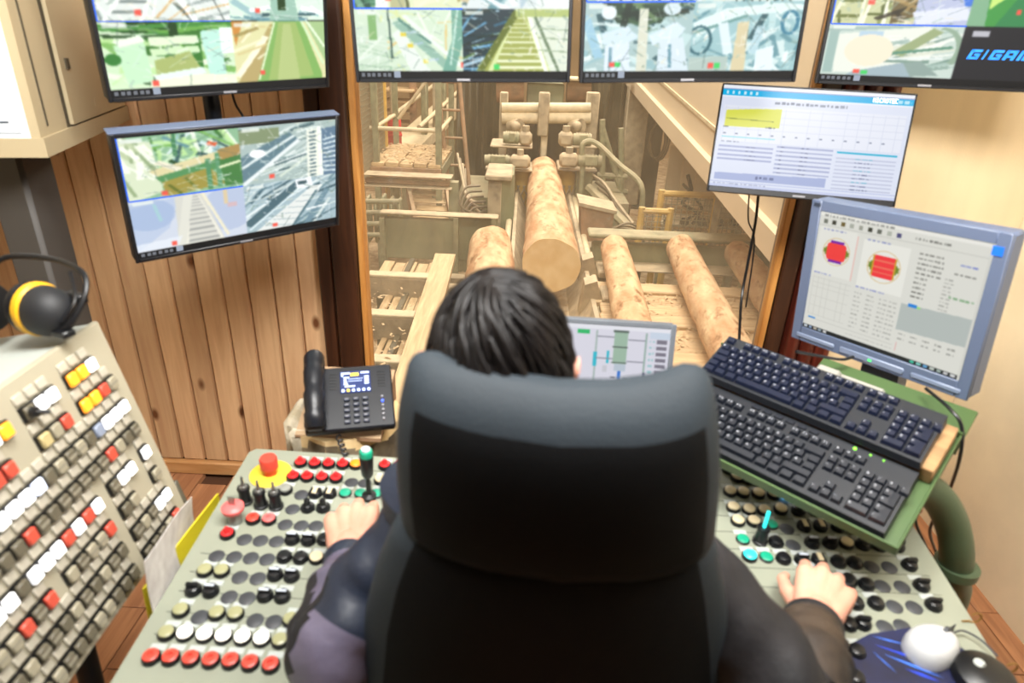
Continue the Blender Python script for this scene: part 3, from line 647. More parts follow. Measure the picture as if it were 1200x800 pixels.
for _ in range(9000): chip(rn.uniform(-3, 3.6), 2.5+rn.random()**1.3*8, HZ, rn.uniform(.01, .04))
for _ in range(1500): chip(rn.uniform(.75, 2.6), rn.uniform(3.0, 4.5), .055+.01*rn.random(), rn.uniform(.006, .022))
for _ in range(260): chip(rn.uniform(-1.25, -.45), rn.uniform(2.9, 4.6), .0-.09*rn.random(), rn.uniform(.006, .02))
for _ in range(500): chip(rn.uniform(-1.6, -.85), rn.uniform(7.05, 8.2), at(434, 190, Y=7.0).z+.012, rn.uniform(.01, .03))
for _ in range(600): chip(rn.uniform(.05, .44), rn.uniform(3.2, 7.4), -.16, rn.uniform(.006, .025))
o = part('wood_chips', mb, M_hplank, smooth=False); o['kind'] = 'stuff'; tag(o, 'wood chips strewn over the hall floor and decks', 'wood chips')
# ---------------------------------------------------------------- pictures shown on the screens (flat display content)
GL = {'A': '01110100011000111111100011000110001', 'B': '11110100011000111110100011000111110', 'C': '01111100001000010000100001000001111', 'D': '11110100011000110001100011000111110', 'E': '11111100001000011110100001000011111', 'F': '11111100001000011110100001000010000', 'G': '01111100001000010011100011000101111', 'H': '10001100011000111111100011000110001', 'I': '01110001000010000100001000010001110', 'J': '00111000100001000010000101001001100', 'K': '10001100101010011000101001001010001', 'L': '10000100001000010000100001000011111', 'M': '10001110111010110101100011000110001', 'N': '10001110011010110011100011000110001', 'O': '01110100011000110001100011000101110', 'P': '11110100011000111110100001000010000', 'Q': '01110100011000110001101011001001101', 'R': '11110100011000111110101001001010001', 'S': '01111100001000001110000010000111110', 'T': '11111001000010000100001000010000100', 'U': '10001100011000110001100011000101110', 'V': '10001100011000110001100010101000100', 'W': '10001100011000110101101011101110001', 'X': '10001100010101000100010101000110001', 'Y': '10001100010101000100001000010000100', 'Z': '11111000010001000100010001000011111', '0': '01110100011001110101110011000101110', '1': '00100011000010000100001000010001110', '2': '01110100010000100110010001000011111', '3': '11110000010000101110000010000111110', '4': '00010001100101010010111110001000010', '5': '11111100001111000001000011000101110', '6': '01110100001000011110100011000101110', '7': '11111000010001000100010000100001000', '8': '01110100011000101110100011000101110', '9': '01110100011000101111000010000101110', '.': '00000000000000000000000000011000110', ',': '00000000000000000000001100010001000', '-': '00000000000000011111000000000000000', '+': '00000001000010011111001000010000000', '*': '00000101010111011111011101010100000', '/': '00001000010001000100010001000010000', '#': '01010010101111101010111110101001010'}
class CV:
    """a small drawing board: unit square, y downwards"""
    def __init__(s, w, h, bg): s.w, s.h = w, h; s.a = np.zeros((h, w, 3)); s.a[:] = np.array(s.c(bg)); s.win = (0, 0, 1, 1)
    def c(s, c): return tuple(int(c[i:i+2], 16)/255 for i in (0, 2, 4)) if isinstance(c, str) else c
    def sub(s, x0, y0, x1, y1): s.win = (x0, y0, x1, y1); return s
    def m(s, p): x0, y0, x1, y1 = s.win; return ((x0+(x1-x0)*p[0])*s.w, (y0+(y1-y0)*p[1])*s.h)
    def poly(s, pts, col, al=1.0):
        P = [s.m(p) for p in pts]; x0, y0, x1, y1 = s.win
        ax, bx = max(0, int(x0*s.w+.5)), min(s.w, int(x1*s.w+.5)); ay, by = max(0, int(y0*s.h+.5)), min(s.h, int(y1*s.h+.5))
        ax = max(ax, int(min(p[0] for p in P))); bx = min(bx, int(max(p[0] for p in P))+1); ay = max(ay, int(min(p[1] for p in P))); by = min(by, int(max(p[1] for p in P))+1)
        if bx <= ax or by <= ay: return s
        X, Y = np.meshgrid(np.arange(ax, bx)+.5, np.arange(ay, by)+.5); ins = np.zeros(X.shape, bool)
        for i in range(len(P)):
            (xa, ya), (xb, yb) = P[i], P[i-1]
            if ya != yb: ins ^= ((ya > Y) != (yb > Y)) & (X < (xb-xa)*(Y-ya)/(yb-ya)+xa)
        r = s.a[ay:by, ax:bx]; r[ins] = r[ins]*(1-al)+np.array(s.c(col))*al; return s
    def rect(s, x0, y0, x1, y1, col, al=1.0): return s.poly([(x0, y0), (x1, y0), (x1, y1), (x0, y1)], col, al)
    def line(s, p, q, wd, col, wd2=None, al=1.0):
        wd2 = wd if wd2 is None else wd2; dx, dy = q[0]-p[0], q[1]-p[1]; L = math.hypot(dx, dy) or 1; nx, ny = -dy/L/2, dx/L/2
        return s.poly([(p[0]+nx*wd, p[1]+ny*wd), (q[0]+nx*wd2, q[1]+ny*wd2), (q[0]-nx*wd2, q[1]-ny*wd2), (p[0]-nx*wd, p[1]-ny*wd)], col, al)
    def ell(s, cx, cy, rx, ry, col, al=1.0): return s.poly([(cx+rx*math.cos(t*math.pi/18), cy+ry*math.sin(t*math.pi/18)) for t in range(36)], col, al)
    def ring(s, cx, cy, rx, ry, wd, col, t0=0, t1=36):
        for t in range(t0, t1):
            a, b = t*math.pi/18, (t+1.15)*math.pi/18; s.line((cx+rx*math.cos(a), cy+ry*math.sin(a)), (cx+rx*math.cos(b), cy+ry*math.sin(b)), wd, col)
        return s
    def text(s, x, y, h, t, col, asp=1.0):
        q = h/7; wq = q*asp
        for i, ch in enumerate(t):
            g = GL.get(ch)
            if g:
                for k in range(35):
                    if g[k] == '1': X = x+(i*6+k % 5)*wq; Y = y+(k//5)*q; s.rect(X, Y, X+wq*1.05, Y+q*1.05, col)
        return s
    def scrib(s, x, y, L, h, col, seed=0, al=1.0):
        rn = random.Random(seed*977+int(x*991)+int(y*1013)); e = x+L
        while x < e-.002:
            wd = min(rn.uniform(.006, .03), e-x); s.rect(x, y+h*.1*rn.random(), x+wd, y+h*(.8+.2*rn.random()), col, al*rn.uniform(.6, 1)); x += wd+rn.uniform(.004, .012)
        return s
    def clutter(s, n, seed, pal, wd=(.01, .05), ang=None, ln=(.15, .6), box=(0, 0, 1, 1), al=.85):
        rn = random.Random(seed)
        for _ in range(n):
            x, y = rn.uniform(box[0], box[2]), rn.uniform(box[1], box[3]); a = rn.gauss(*ang) if ang else rn.uniform(0, math.pi); l = rn.uniform(*ln)/2; w_ = rn.uniform(*wd)
            s.line((x-l*math.cos(a), y-l*math.sin(a)), (x+l*math.cos(a), y+l*math.sin(a)), w_, rn.choice(pal), al=al)
        return s
    def fade(s, seed, amt=.06):
        x0, y0, x1, y1 = s.win; ax, bx, ay, by = int(x0*s.w+.5), int(x1*s.w+.5), int(y0*s.h+.5), int(y1*s.h+.5)
        g = np.random.RandomState(seed); k = g.randn((by-ay)//3+2, (bx-ax)//3+2)*amt; k = np.kron(k, np.ones((3, 3)))[:by-ay, :bx-ax]; s.a[ay:by, ax:bx] += k[..., None]; return s
    def blur(s, n=1):
        for _ in range(n):
            p = np.pad(s.a, ((1, 1), (1, 1), (0, 0)), 'edge'); s.a = (p[:-2, 1:-1]+p[2:, 1:-1]+p[1:-1, :-2]+p[1:-1, 2:]+2*p[1:-1, 1:-1])/6
        return s
def ladder(c, vp, bl, br, n, rail, rung, rw=.03, top=.05):
    """two rails running to a far point with rungs between them"""
    L = lambda a, t: (vp[0]+(a[0]-vp[0])*t, vp[1]+(a[1]-vp[1])*t)
    for i in range(n):
        t = top+(1-top)*((i+.5)/n)**1.6; c.line(L(bl, t), L(br, t), .045*t, rung)
    for a in (bl, br): c.line(L(a, top), L(a, 1), rw*top, rail, rw)
def marks(c, red, green=None):
    c.rect(red[0]-.025, red[1]-.04, red[0]+.025, red[1]+.04, 'f05545')
    if green: c.rect(green[0]-.025, green[1]-.04, green[0]+.025, green[1]+.04, '3fd060')
    c.rect(.03, .03, .20, .09, 'e8efe8', .8)
WB = ['ffffff', 'e8f4ee', 'c4d2cf', '8b9c98', '46524c', 'f7fbf2']
GR = ['f2ffe4', 'bfe89a', '6fb04a', '2d6b22', '12380f', 'd8f2c8', 'fbfff0']
CY = ['f0fbfa', 'c5e2e2', '93bcc2', '5b8d98', '24484f', 'dff0ee']
def q_white_tracks(c, s):
    c.rect(0, 0, 1, 1, 'e4ece6'); c.clutter(40, s, WB, (.008, .03), (1.2, .5)); ladder(c, (.75, -.5), (.0, 1.1), (.28, 1.1), 16, 'fafdf8', '7c8a86'); ladder(c, (.2, -.6), (.75, 1.1), (1.1, .95), 12, 'ffffff', 'a0aeaa', .05); c.clutter(12, s+1, ['404a46', 'd8a050', 'ffffff'], (.008, .02)); marks(c, (.30, .88))
def q_green_yard(c, s):
    c.rect(0, 0, 1, 1, 'dff5e2'); c.clutter(30, s, CY+['ffffff', 'b8e0a8'], (.02, .08), (0, .3)); c.poly([(.40, 1), (.48, .1), (.62, .1), (.72, 1)], '9cc4b0'); c.rect(.50, 0, .58, .85, '1d3a16'); c.rect(.52, .1, .56, .5, '8ab02e'); c.line((.2, .85), (.42, .8), .05, 'ffffff'); c.line((.75, .8), (1, .9), .05, 'ffffff'); marks(c, (.28, .85))
def q_green_machine(c, s):
    c.rect(0, 0, 1, 1, 'd2ecc4'); c.clutter(46, s, GR, (.04, .14), None, (.1, .35)); c.rect(0, .0, 1, .22, '3f8a34'); c.clutter(16, s+2, GR, (.03, .08), (0, .2), box=(0, 0, 1, .3)); c.poly([(.08, .35), (.30, .22), (.33, .9), (.14, .95)], 'c8efc6'); c.line((.1, .33), (.3, .24), .1, 'f4ffea'); c.poly([(.74, .15), (.90, .12), (.92, .85), (.78, .85)], 'bfeedd'); c.rect(.66, .2, .74, .75, '2f7526'); c.rect(.50, .02, .57, .36, '123a10'); c.line((.34, .3), (.72, .27), .13, 'e6f6d2'); c.line((.34, .46), (.72, .42), .1, 'd3efbe'); c.poly([(.36, .58), (.64, .45), (.72, .74), (.36, .85)], 'a8b86a'); c.line((.34, .86), (.74, .76), .11, 'e8f8f0'); c.ell(.06, .55, .06, .09, '2d7a2c'); c.poly([(.3, .9), (.7, .82), (1, .86), (1, 1), (.3, 1)], 'f3f7da'); c.rect(.9, .1, 1, .5, 'f4fffa'); marks(c, (.34, .93))
def q_belt(c, s):
    c.rect(0, 0, 1, 1, 'e2e0a8'); c.poly([(.02, 1), (.40, .05), (.46, .05), (.22, 1)], 'b8a468'); c.line((.02, .9), (.35, .25), .07, 'fbf8dc'); c.poly([(.0, 0), (.12, 0), (.03, .4)], 'd08a3a'); c.clutter(8, s, ['f8f4d0', '9a8748', 'd8c888'], (.02, .05), (2.2, .3), box=(0, 0, .35, .7)); c.poly([(.22, 1), (.44, .0), (.74, .0), (.96, .92), (.96, 1)], '7fb25a'); c.poly([(.34, 1), (.49, .02), (.68, .02), (.86, .95)], '9fba68'); c.poly([(.44, 1), (.54, .05), (.62, .05), (.70, 1)], 'b4c67e'); c.line((.74, 0), (.98, .75), .03, 'd8f0c0'); c.poly([(.78, 0), (1, 0), (1, .7)], 'a8c88a'); c.line((.8, 0), (1, .45), .03, 'e8f8d8'); c.line((.24, .98), (.45, .02), .02, 'e8f4cc'); marks(c, (.28, .85))
def q_posts(c, s):
    c.rect(0, 0, 1, 1, 'dfe6bc'); c.rect(0, 0, .22, 1, '1f4a33'); c.clutter(14, s, ['0f2a1d', '3d7a55', '80b090'], (.03, .08), (1.4, .5), box=(0, 0, .2, 1)); c.poly([(.2, 1), (.22, 0), (.34, 0), (.32, 1)], 'eef6ee'); c.rect(.34, 0, .48, 1, 'b9b888'); c.line((.46, 0), (.5, 1), .03, '545c30'); c.poly([(.5, 0), (1, 0), (1, .8), (.56, 1)], 'e9e8c6'); c.line((.8, .0), (.98, .9), .03, 'a89858'); marks(c, (.32, .85))
def q_white_machine(c, s):
    c.rect(0, 0, 1, 1, 'dce6e6'); c.clutter(26, s, CY+['ffffff', 'd8c8a0'], (.03, .12), (.8, .8)); c.line((.0, .9), (.3, .1), .12, 'cdbf98'); c.line((.15, .2), (.5, .95), .05, 'f8fcfc'); c.poly([(.45, .1), (.65, 0), (.8, .5), (.55, 1)], 'b2c8d2'); c.poly([(.65, 0), (1, 0), (1, 1), (.7, 1)], 'e8f0ec'); c.line((.9, .0), (.7, .6), .08, 'fafdfb'); marks(c, (.32, .75))
def q_walkway(c, s):
    c.rect(0, 0, 1, 1, 'd3e6cc'); c.clutter(40, s, ['f2faea', 'bcd8b6', '7fae8a', 'd9e4a0', 'e2c070'], (.008, .03), (.9, .7)); c.poly([(0, .3), (.28, .2), (.3, 1), (0, 1)], 'cfe2cc'); c.clutter(10, s+3, ['a8c8a8', 'e8f4e4'], (.01, .03), box=(0, .3, .28, 1)); c.rect(.12, .1, .2, .5, '7fb06a'); c.line((.31, 0), (.33, .8), .016, '2d4a44'); c.poly([(.34, .4), (.42, .3), (.68, 1), (.5, 1)], 'e6f0e6'); c.line((.38, .2), (.9, 1), .1, '8fb8a4'); c.line((.45, .1), (1, .95), .05, 'e8f2e8'); c.line((.4, .15), (.7, .55), .03, '4f8274')
    for p in ((.42, .4), (.48, .58), (.62, .84)): c.line(p, (p[0]+.05, p[1]), .06, 'e2cc38'); c.line((p[0]+.05, p[1]-.02), (p[0]+.15, p[1]-.04), .03, 'a8c4d0')
    c.poly([(.90, 0), (1, 0), (1, .55), (.92, 1), (.80, 1), (.90, .5)], '6fa893'); c.line((.96, 0), (.88, .9), .02, 'b8dccc'); marks(c, (1.0, .9))
def q_blue_conveyor(c, s):
    c.rect(0, 0, 1, 1, 'b8c890'); c.poly([(0, 0), (.5, 0), (.45, .25), (.1, 1), (0, 1)], '1d3038'); c.clutter(34, s, ['123038', '2f6a88', '6fb4e0', '4d7030', '0c1810', 'b8dcf0'], (.015, .05), (2.6, .4), box=(0, 0, .4, 1)); c.poly([(.5, .05), (.6, .05), (.78, 1), (.16, 1)], '9fa850'); ladder(c, (.54, -.05), (.26, 1), (.82, 1), 12, 'd8e4a0', 'eef4cc', .05, .15); c.line((.52, .02), (.16, 1), .07, '5f6c22'); c.line((.62, .08), (.8, 1), .04, 'f8fcec'); c.poly([(.64, .1), (1, .1), (1, 1), (.84, 1)], 'dfe8d4'); c.line((.68, .1), (.92, 1), .03, '6a8060')
    for y in (.3, .45, .65): c.line((.72, y), (1, y+.03), .02, '92a886')
    c.rect(.5, 0, 1, .12, 'b0c070'); marks(c, (1.2, .5), (.32, .93))
def q_diag_bars(c, s):
    c.rect(0, 0, 1, 1, 'dce8d2')
    for i in range(16): c.line((.15+i*.02, -.1), (-.4+i*.12, 1), .022, '34483c')
    c.line((.35, -.2), (.5, .9), .10, 'f0f6f2'); c.line((.45, -.1), (.62, .7), .05, 'c8d4b0'); c.poly([(.72, 0), (1, 0), (1, .5), (.6, 1)], '3d5c44'); c.clutter(14, s, CY+GR, (.02, .05), (2.3, .3), box=(.55, 0, 1, 1)); c.rect(0, 0, .1, 1, '9fc4b4'); marks(c, (.30, .82), (.36, .84))
def q_blue_beam(c, s):
    c.rect(0, 0, 1, 1, 'd6e2da'); c.clutter(20, s, CY+['e8d8b0'], (.02, .06), (2.4, .4)); c.line((-.05, .95), (.5, -.1), .14, '4f74c4'); c.line((.0, 1.05), (.52, 0), .04, 'e8f0f8')
    for i in range(12): c.line((.4+i*.045, 0), (.38+i*.07, 1), .016, '3a4a44')
    c.poly([(.75, 0), (1, 0), (1, 1), (.9, 1)], 'e4f0f0'); c.clutter(6, s+1, ['5b8dd0', 'ffffff'], (.02, .03), box=(.75, 0, 1, 1)); marks(c, (.30, .68), (.36, .7))
def q_chipper(c, s):
    c.rect(0, 0, 1, 1, 'a8c4c4'); c.clutter(50, s, CY, (.03, .1), None, (.1, .4)); c.poly([(.15, 0), (.85, 0), (.7, .3), (.3, .3)], '26402e'); c.clutter(10, s+5, ['3d5c3c', '6a8a5a', '16261c'], (.03, .08), box=(.2, 0, .8, .3)); c.poly([(.50, .1), (.58, .1), (.60, 1), (.50, 1)], 'd9dcc8'); c.poly([(.16, .45), (.40, .34), (.50, .5), (.36, .62), (.18, .6)], 'd4e8f2'); c.poly([(.60, .48), (.84, .28), (.94, .38), (.88, .5), (.64, .62)], 'd8eaf2'); c.poly([(.2, .62), (.42, .58), (.44, 1), (.2, 1)], 'dceaf4'); c.poly([(.70, .55), (.92, .5), (1, 1), (.7, 1)], 'd6e6ee'); c.line((.0, .2), (.14, .8), .09, '9cc8dc'); c.line((.25, .65), (.25, .95), .03, '6a98a8'); c.line((.8, .6), (.82, .95), .03, '6a98a8'); c.ell(.22, .15, .07, .1, 'e4f0f4'); c.ell(.80, .1, .08, .09, 'd2e4ea'); marks(c, (.27, .9), (.32, .9))
def q_arch(c, s):
    c.rect(0, 0, 1, 1, '9cc4c8'); c.clutter(50, s, CY, (.02, .08), (1.5, .6), (.1, .4)); c.poly([(0, .3), (.3, .1), (.8, .02), (1, .05), (1, .12), (.8, .15), (.4, .22), (.05, .5)], 'e0f2f0'); c.line((0, .45), (.5, .2), .04, '6a9a96'); c.poly([(.42, .3), (.52, .28), (.53, 1), (.40, 1)], 'd8cca4'); c.line((.28, .3), (.36, .75), .09, 'dcecf0'); c.line((.64, .35), (.58, .75), .08, 'b8d8e0'); c.ring(.90, .30, .07, .16, .035, '3d7c96'); c.ring(.08, .55, .1, .2, .03, '2f5f6a'); c.poly([(.62, .7), (.78, .62), (.8, 1), (.62, 1)], 'e4f2f6'); c.poly([(.0, .8), (.36, .78), (.36, 1), (0, 1)], 'b0c4bc'); marks(c, (.21, .92), (.27, .92))
def q_rails(c, s):
    c.rect(0, 0, 1, 1, 'c8cc9a'); c.clutter(24, s, ['e8ecc8', '808a4c', '45521f', 'f4f4e4'], (.02, .05), (1.5, .4), box=(0, 0, .5, 1)); ladder(c, (.25, -.7), (.0, 1), (.22, 1), 10, 'f0f2d4', '6a7438'); ladder(c, (.4, -.7), (.24, 1), (.4, 1), 8, 'f4f4dc', '59642c'); c.poly([(.42, .1), (.62, 0), (.7, .8), (.45, 1)], '6a5a34'); c.clutter(10, s+1, ['e8dcc0', 'a88a50', '2a2414'], (.03, .06), box=(.42, 0, .65, 1)); c.poly([(.6, 0), (1, 0), (1, 1), (.62, 1)], 'b8c0dc'); c.line((.65, .1), (.9, .6), .08, '5b6a9c'); c.line((.86, 0), (1, .7), .09, '3f74d8'); c.line((.62, .9), (1, .8), .2, 'dfe4f0'); marks(c, (.28, .65))
def q_green_floor(c, s):
    c.rect(0, 0, 1, 1, '3d9440'); c.poly([(.15, 0), (.8, 0), (.7, .15), (.2, .75)], 'c8e878'); c.poly([(0, 0), (.14, 0), (.2, 1), (0, 1)], '7fae88'); c.poly([(.5, .5), (1, .1), (1, 1), (.3, 1)], '2f8048'); marks(c, (.52, .78), (.62, .78))
def q_disc(c, s):
    c.rect(0, 0, 1, 1, 'c6d6cc'); c.poly([(.05, .2), (.75, .02), (.9, .3), (.7, .9), (.1, .95)], 'e8ece0'); c.clutter(26, s, ['f4f6ee', '9fb8ae', 'd8dcc8', '6a8a7c'], (.015, .06), (2.7, .3), box=(.4, .1, .95, .95)); c.line((.05, .95), (.05, .1), .08, '9cb8b0'); c.line((0, .12), (.7, .0), .06, 'a0b8b0'); c.poly([(.5, .55), (.78, .05), (.86, .12), (.6, .6)], '98a878'); c.line((.5, .55), (.95, .4), .05, '5a8c74'); c.line((.5, .65), (.9, .62), .04, 'e4ece8'); c.poly([(.55, .75), (.75, .68), (.9, .95), (.6, 1)], '8aa098'); c.poly([(.25, .92), (.62, .72), (.7, 1), (.2, 1)], '9cb0b8'); c.rect(.24, .13, .42, .3, 'b4cede'); c.ell(.34, .5, .185, .31, 'f0e6cc'); c.ring(.84, .45, .16, .4, .05, '8ea890', -9, 4); marks(c, (.28, .92), (.34, .93))
def q_logo(c, s): c.rect(0, 0, 1, 1, '17171c'); c.rect(.1, .08, .28, .19, 'b8b8c0')
def q_table(c, s):
    c.rect(0, 0, 1, 1, '8ab890'); c.clutter(34, s, GR+CY, (.02, .06), (1.4, .6), box=(.2, 0, 1, .5)); c.poly([(0, 0), (.26, .1), (.3, .9), (.1, 1), (0, 1)], 'd6e2c2'); c.clutter(14, s+2, ['fafdf0', 'b8c89c', '88a070'], (.02, .06), (1.3, .3), box=(0, 0, .25, 1)); c.poly([(.2, .55), (.95, .30), (1, .38), (.3, .68)], 'ded3a0'); c.poly([(.25, .66), (.95, .42), (.95, .55), (.35, .85)], '4f8e54'); c.poly([(.3, .75), (.72, .6), (.85, .9), (.32, 1)], '9c8f3c'); c.line((.35, .8), (.45, .98), .03, '5f6a20'); c.line((.5, .72), (.58, .92), .03, '6a7428'); c.line((.28, .42), (.46, .58), .07, 'f0ead0'); c.rect(.68, .45, .73, .98, '4c8a5c'); c.rect(.77, .38, .82, .95, '579468'); c.poly([(.8, .45), (1, .36), (1, .95), (.84, .95)], '3f7a3a'); c.line((.8, .62), (1, .55), .04, 'e4ecc0'); c.poly([(.8, .32), (1, .26), (1, .44), (.82, .5)], 'a8884c'); c.line((.72, .2), (.8, .24), .06, 'e06038'); c.rect(.42, 0, .46, .36, '3f7e52'); marks(c, (.31, .94))
def q_long_conveyor(c, s):
    c.rect(0, 0, 1, 1, 'a8bcb8'); c.clutter(50, s, ['f0f8f4', 'c0d0cc', '6a8a8c', '38545a', 'd8e4d4'], (.01, .04), (2.65, .25)); c.rect(0, .05, .4, .3, '7f8f6a'); c.poly([(0, .5), (.5, .15), (.6, .3), (0, .95)], '5d7c88'); c.line((0, .7), (.55, .22), .04, 'dce8e8'); c.line((0, 1), (.6, .3), .05, 'e8f0f0'); c.ell(.17, .47, .08, .07, 'ffffff'); c.poly([(.68, .15), (.82, .12), (.84, 1), (.68, 1)], 'eef2e4')
    for i in range(12): c.line((.71, .2+i*.07), (.78, .19+i*.07), .03, '4f6a74')
    c.poly([(.84, .15), (1, .12), (1, 1), (.86, 1)], '5b7890')
    for i in range(8): c.line((.86, .35+i*.08), (1, .30+i*.09), .03, 'd4e4e8')
    c.line((.82, .1), (.84, 1), .04, 'f4f8f0'); marks(c, (.30, .90))
def q_fog(c, s):
    c.rect(0, 0, 1, 1, 'ccd4e2'); c.poly([(0, .15), (.42, 0), (.3, .6), (0, 1)], 'b8c6de'); c.ell(.15, .3, .22, .3, '8fa8d0', .5); c.ell(.85, .4, .25, .45, 'a4b4d4', .6); c.poly([(.38, .02), (.62, .02), (.78, 1), (.36, 1)], 'd2d2c8'); ladder(c, (.53, -.25), (.43, 1), (.76, 1), 13, 'e8e6d8', '9ea09c', .03, .2); c.line((.50, 0), (.38, 1), .08, 'dcdcd0'); c.line((.62, 0), (.82, .95), .03, 'eae4c8'); c.line((.2, .1), (.24, .45), .03, 'a0c8d0'); c.rect(.81, .0, .85, .3, 'd8c49c'); c.rect(.84, .28, .93, .38, 'e0a8a0', .6); c.poly([(0, .85), (.4, .8), (.35, 1), (0, 1)], 'e4eaf2', .7); marks(c, (.32, .93))
def q_diag_conveyor(c, s):
    c.rect(0, 0, 1, 1, 'a0b8c0'); c.clutter(46, s, ['f0f8f8', 'c0d4d8', '5f808c', '2c4a54', 'd8e4e0'], (.012, .05), (2.5, .3)); c.poly([(.1, 1), (.72, .2), (.85, .2), (.5, 1)], 'e4e8e4')
    for i in range(6): t = i/6; c.line((.2+.5*t, .9-.62*t), (.5+.32*t, .98-.70*t), .015, '9cb0b4')
    c.line((.0, .85), (.62, .05), .12, '46646e'); c.line((.03, .95), (.66, .1), .03, 'd8e8ec'); c.poly([(.54, .02), (.72, .0), (.74, .2), (.56, .22)], 'f2f6f8'); c.line((.57, .1), (.67, .09), .07, '38525a'); c.line((.78, .3), (.5, 1), .03, '51707a'); c.line((.9, .3), (.66, 1), .07, '6a8a98'); c.line((.65, .7), (.9, .65), .04, 'eef4f4'); marks(c, (.30, .92))
def taskbar(c):
    c.sub(0, 0, 1, 1).rect(0, .945, 1, 1, '0a0a0d')
    for i in range(6): c.rect(.012+i*.025, .957, .027+i*.025, .985, '8a8f98', .8)
    c.rect(.168, .948, .196, .995, '9aa4b4')
def cctv(qs, split=(.5, .5), hi=0, seed=0):
    c = CV(264, 150, '000000'); sx, sy = split; ws = [(0, 0, sx, sy), (sx, 0, 1, sy), (0, sy, sx, .945), (sx, sy, 1, .945)]
    for i, (q, w_) in enumerate(zip(qs, ws)): c.sub(*w_); q(c, seed+i*7)
    c.blur(1); [c.sub(*w_).clutter(60, seed*31+i, ['ffffff', 'f4fff4', '5a7a6a', '9ab4a8', 'e8e0c0'], (.006, .03), None, (.03, .14), al=.35).clutter(26, seed*37+i, ['ffffff', '48605a', 'dff0e8'], (.008, .02), None, (.1, .4), al=.25) for i, w_ in enumerate(ws) if qs[i] is not q_logo and qs[i] is not q_belt and qs[i] not in (q_green_floor, q_disc, q_fog)]; c.blur(1); c.a = c.a*.94+.05
    w_ = ws[hi]; c.sub(0, 0, 1, 1)
    for p, q in (((w_[0], w_[1]), (w_[0], w_[3])), ((w_[0], w_[3]), (w_[2], w_[3]))): c.line((p[0]+.003, p[1]), (q[0]+.003, q[1]), .011, '2f6ff0')
    taskbar(c); return c
def screen_mesh(name, c, w, h, m):
    """a flat lit panel showing the drawing"""
    H, Wd = c.h, c.w; X, Y = np.meshgrid(np.linspace(-w/2, w/2, Wd+1), np.linspace(h/2, -h/2, H+1))
    co = np.stack([X, np.zeros_like(X), Y], -1).reshape(-1, 3); me = bpy.data.meshes.new(name); nf = H*Wd
    me.vertices.add(len(co)); me.vertices.foreach_set('co', co.ravel())
    i = (np.arange(H)[:, None]*(Wd+1)+np.arange(Wd)[None]).ravel(); q = np.stack([i, i+Wd+1, i+Wd+2, i+1], -1)
    me.loops.add(nf*4); me.loops.foreach_set('vertex_index', q.ravel().astype(np.int32)); me.polygons.add(nf)
    me.polygons.foreach_set('loop_start', np.arange(0, nf*4, 4, dtype=np.int32)); me.update(calc_edges=True)
    a = np.clip(c.a, 0, 1); a = np.where(a <= .04045, a/12.92, ((a+.055)/1.055)**2.4)
    at_ = me.attributes.new('shown', 'FLOAT_COLOR', 'FACE'); at_.data.foreach_set('color', np.concatenate([a.reshape(-1, 3), np.ones((nf, 1))], 1).ravel().astype(np.float32))
    me.materials.append(m); me.validate(); return me
def screen_mat(strength):
    m = bpy.data.materials.new('lit_display'); m.use_nodes = True; nt = m.node_tree; b = nt.nodes['Principled BSDF']
    a = nt.nodes.new('ShaderNodeAttribute'); a.attribute_name = 'shown'; b.inputs['Base Color'].default_value = (.01, .01, .01, 1); b.inputs['Roughness'].default_value = .35
    b.inputs['Specular IOR Level'].default_value = .2
    nt.links.new(a.outputs['Color'], b.inputs['Emission Color']); b.inputs['Emission Strength'].default_value = strength; return m
M_scr = screen_mat(1.15); M_scr2 = screen_mat(.95)
M_silver = mat('silver_grey_plastic', '5a667f', .4); M_bezel = mat('monitor_bezel', '16171b', .4); M_led = mat('blue_led', '3050ff', .4, emit='4060ff', estr=2)
M_brandgrey = mat('pale_print', '808086', .6)
def monitor(label, pos, ang, w, h, c, bez=.009, chin=.0, frame=M_bezel, depth=.035, name='monitor', smat=M_scr, mount='vesa', chin_print=True, group=None):
    t = thing(name, label, 'monitor', pos, [R(a) for a in (ang[1], ang[2], ang[0])], group)
    part('housing', MB().box((-w/2, .0, -h/2), (w/2, depth, h/2), ch=.006).box((-w*.32, depth, -h*.3), (w*.32, depth+.02, h*.28), ch=.008), frame, t)
    z0 = -h/2+bez+chin; z1 = h/2-bez
    b = part('bezel', MB().box((-w/2, -.006, -h/2), (-w/2+bez, .002, h/2), ch=.0015).box((w/2-bez, -.006, -h/2), (w/2, .002, h/2), ch=.0015).box((-w/2+bez, -.006, h/2-bez), (w/2-bez, .002, h/2), ch=.0015).box((-w/2+bez, -.006, -h/2), (w/2-bez, .002, z0), ch=.0015), frame, t)
    s = link('screen', screen_mesh('screen', c, w-2*bez, z1-z0, smat), t, (0, -.0015, (z0+z1)/2))
    if chin_print:
        part('maker_mark', MB().box((-.016, -.0068, -h/2+.004), (.016, -.0058, -h/2+.009)), M_brandgrey, t)
    if mount == 'vesa':
        part('mount_plate', MB().box((-.05, depth+.02, -.05), (.05, depth+.03, .05), ch=.004).cyl((0, depth+.03, 0), (0, depth+.12, 0), .018, n=14), M_blackm, t)
    return t
D = [q_white_tracks, q_green_yard, q_green_machine, q_belt]
monitor('large camera monitor at top left with green machine views', (-.7198, 1.6957, 1.6826), (43.6, 9.36, -2.27), .54, .325, cctv(D, (.54, .49), 0, 1), group='camera monitors over the window')
monitor('camera monitor over the window with the curved green post view', (-.1600, 1.7422, 1.7341), (3.3, .1, -2.1), .527, .325, cctv([q_posts, q_white_machine, q_walkway, q_blue_conveyor], (.5, .5), 0, 2), group='camera monitors over the window')
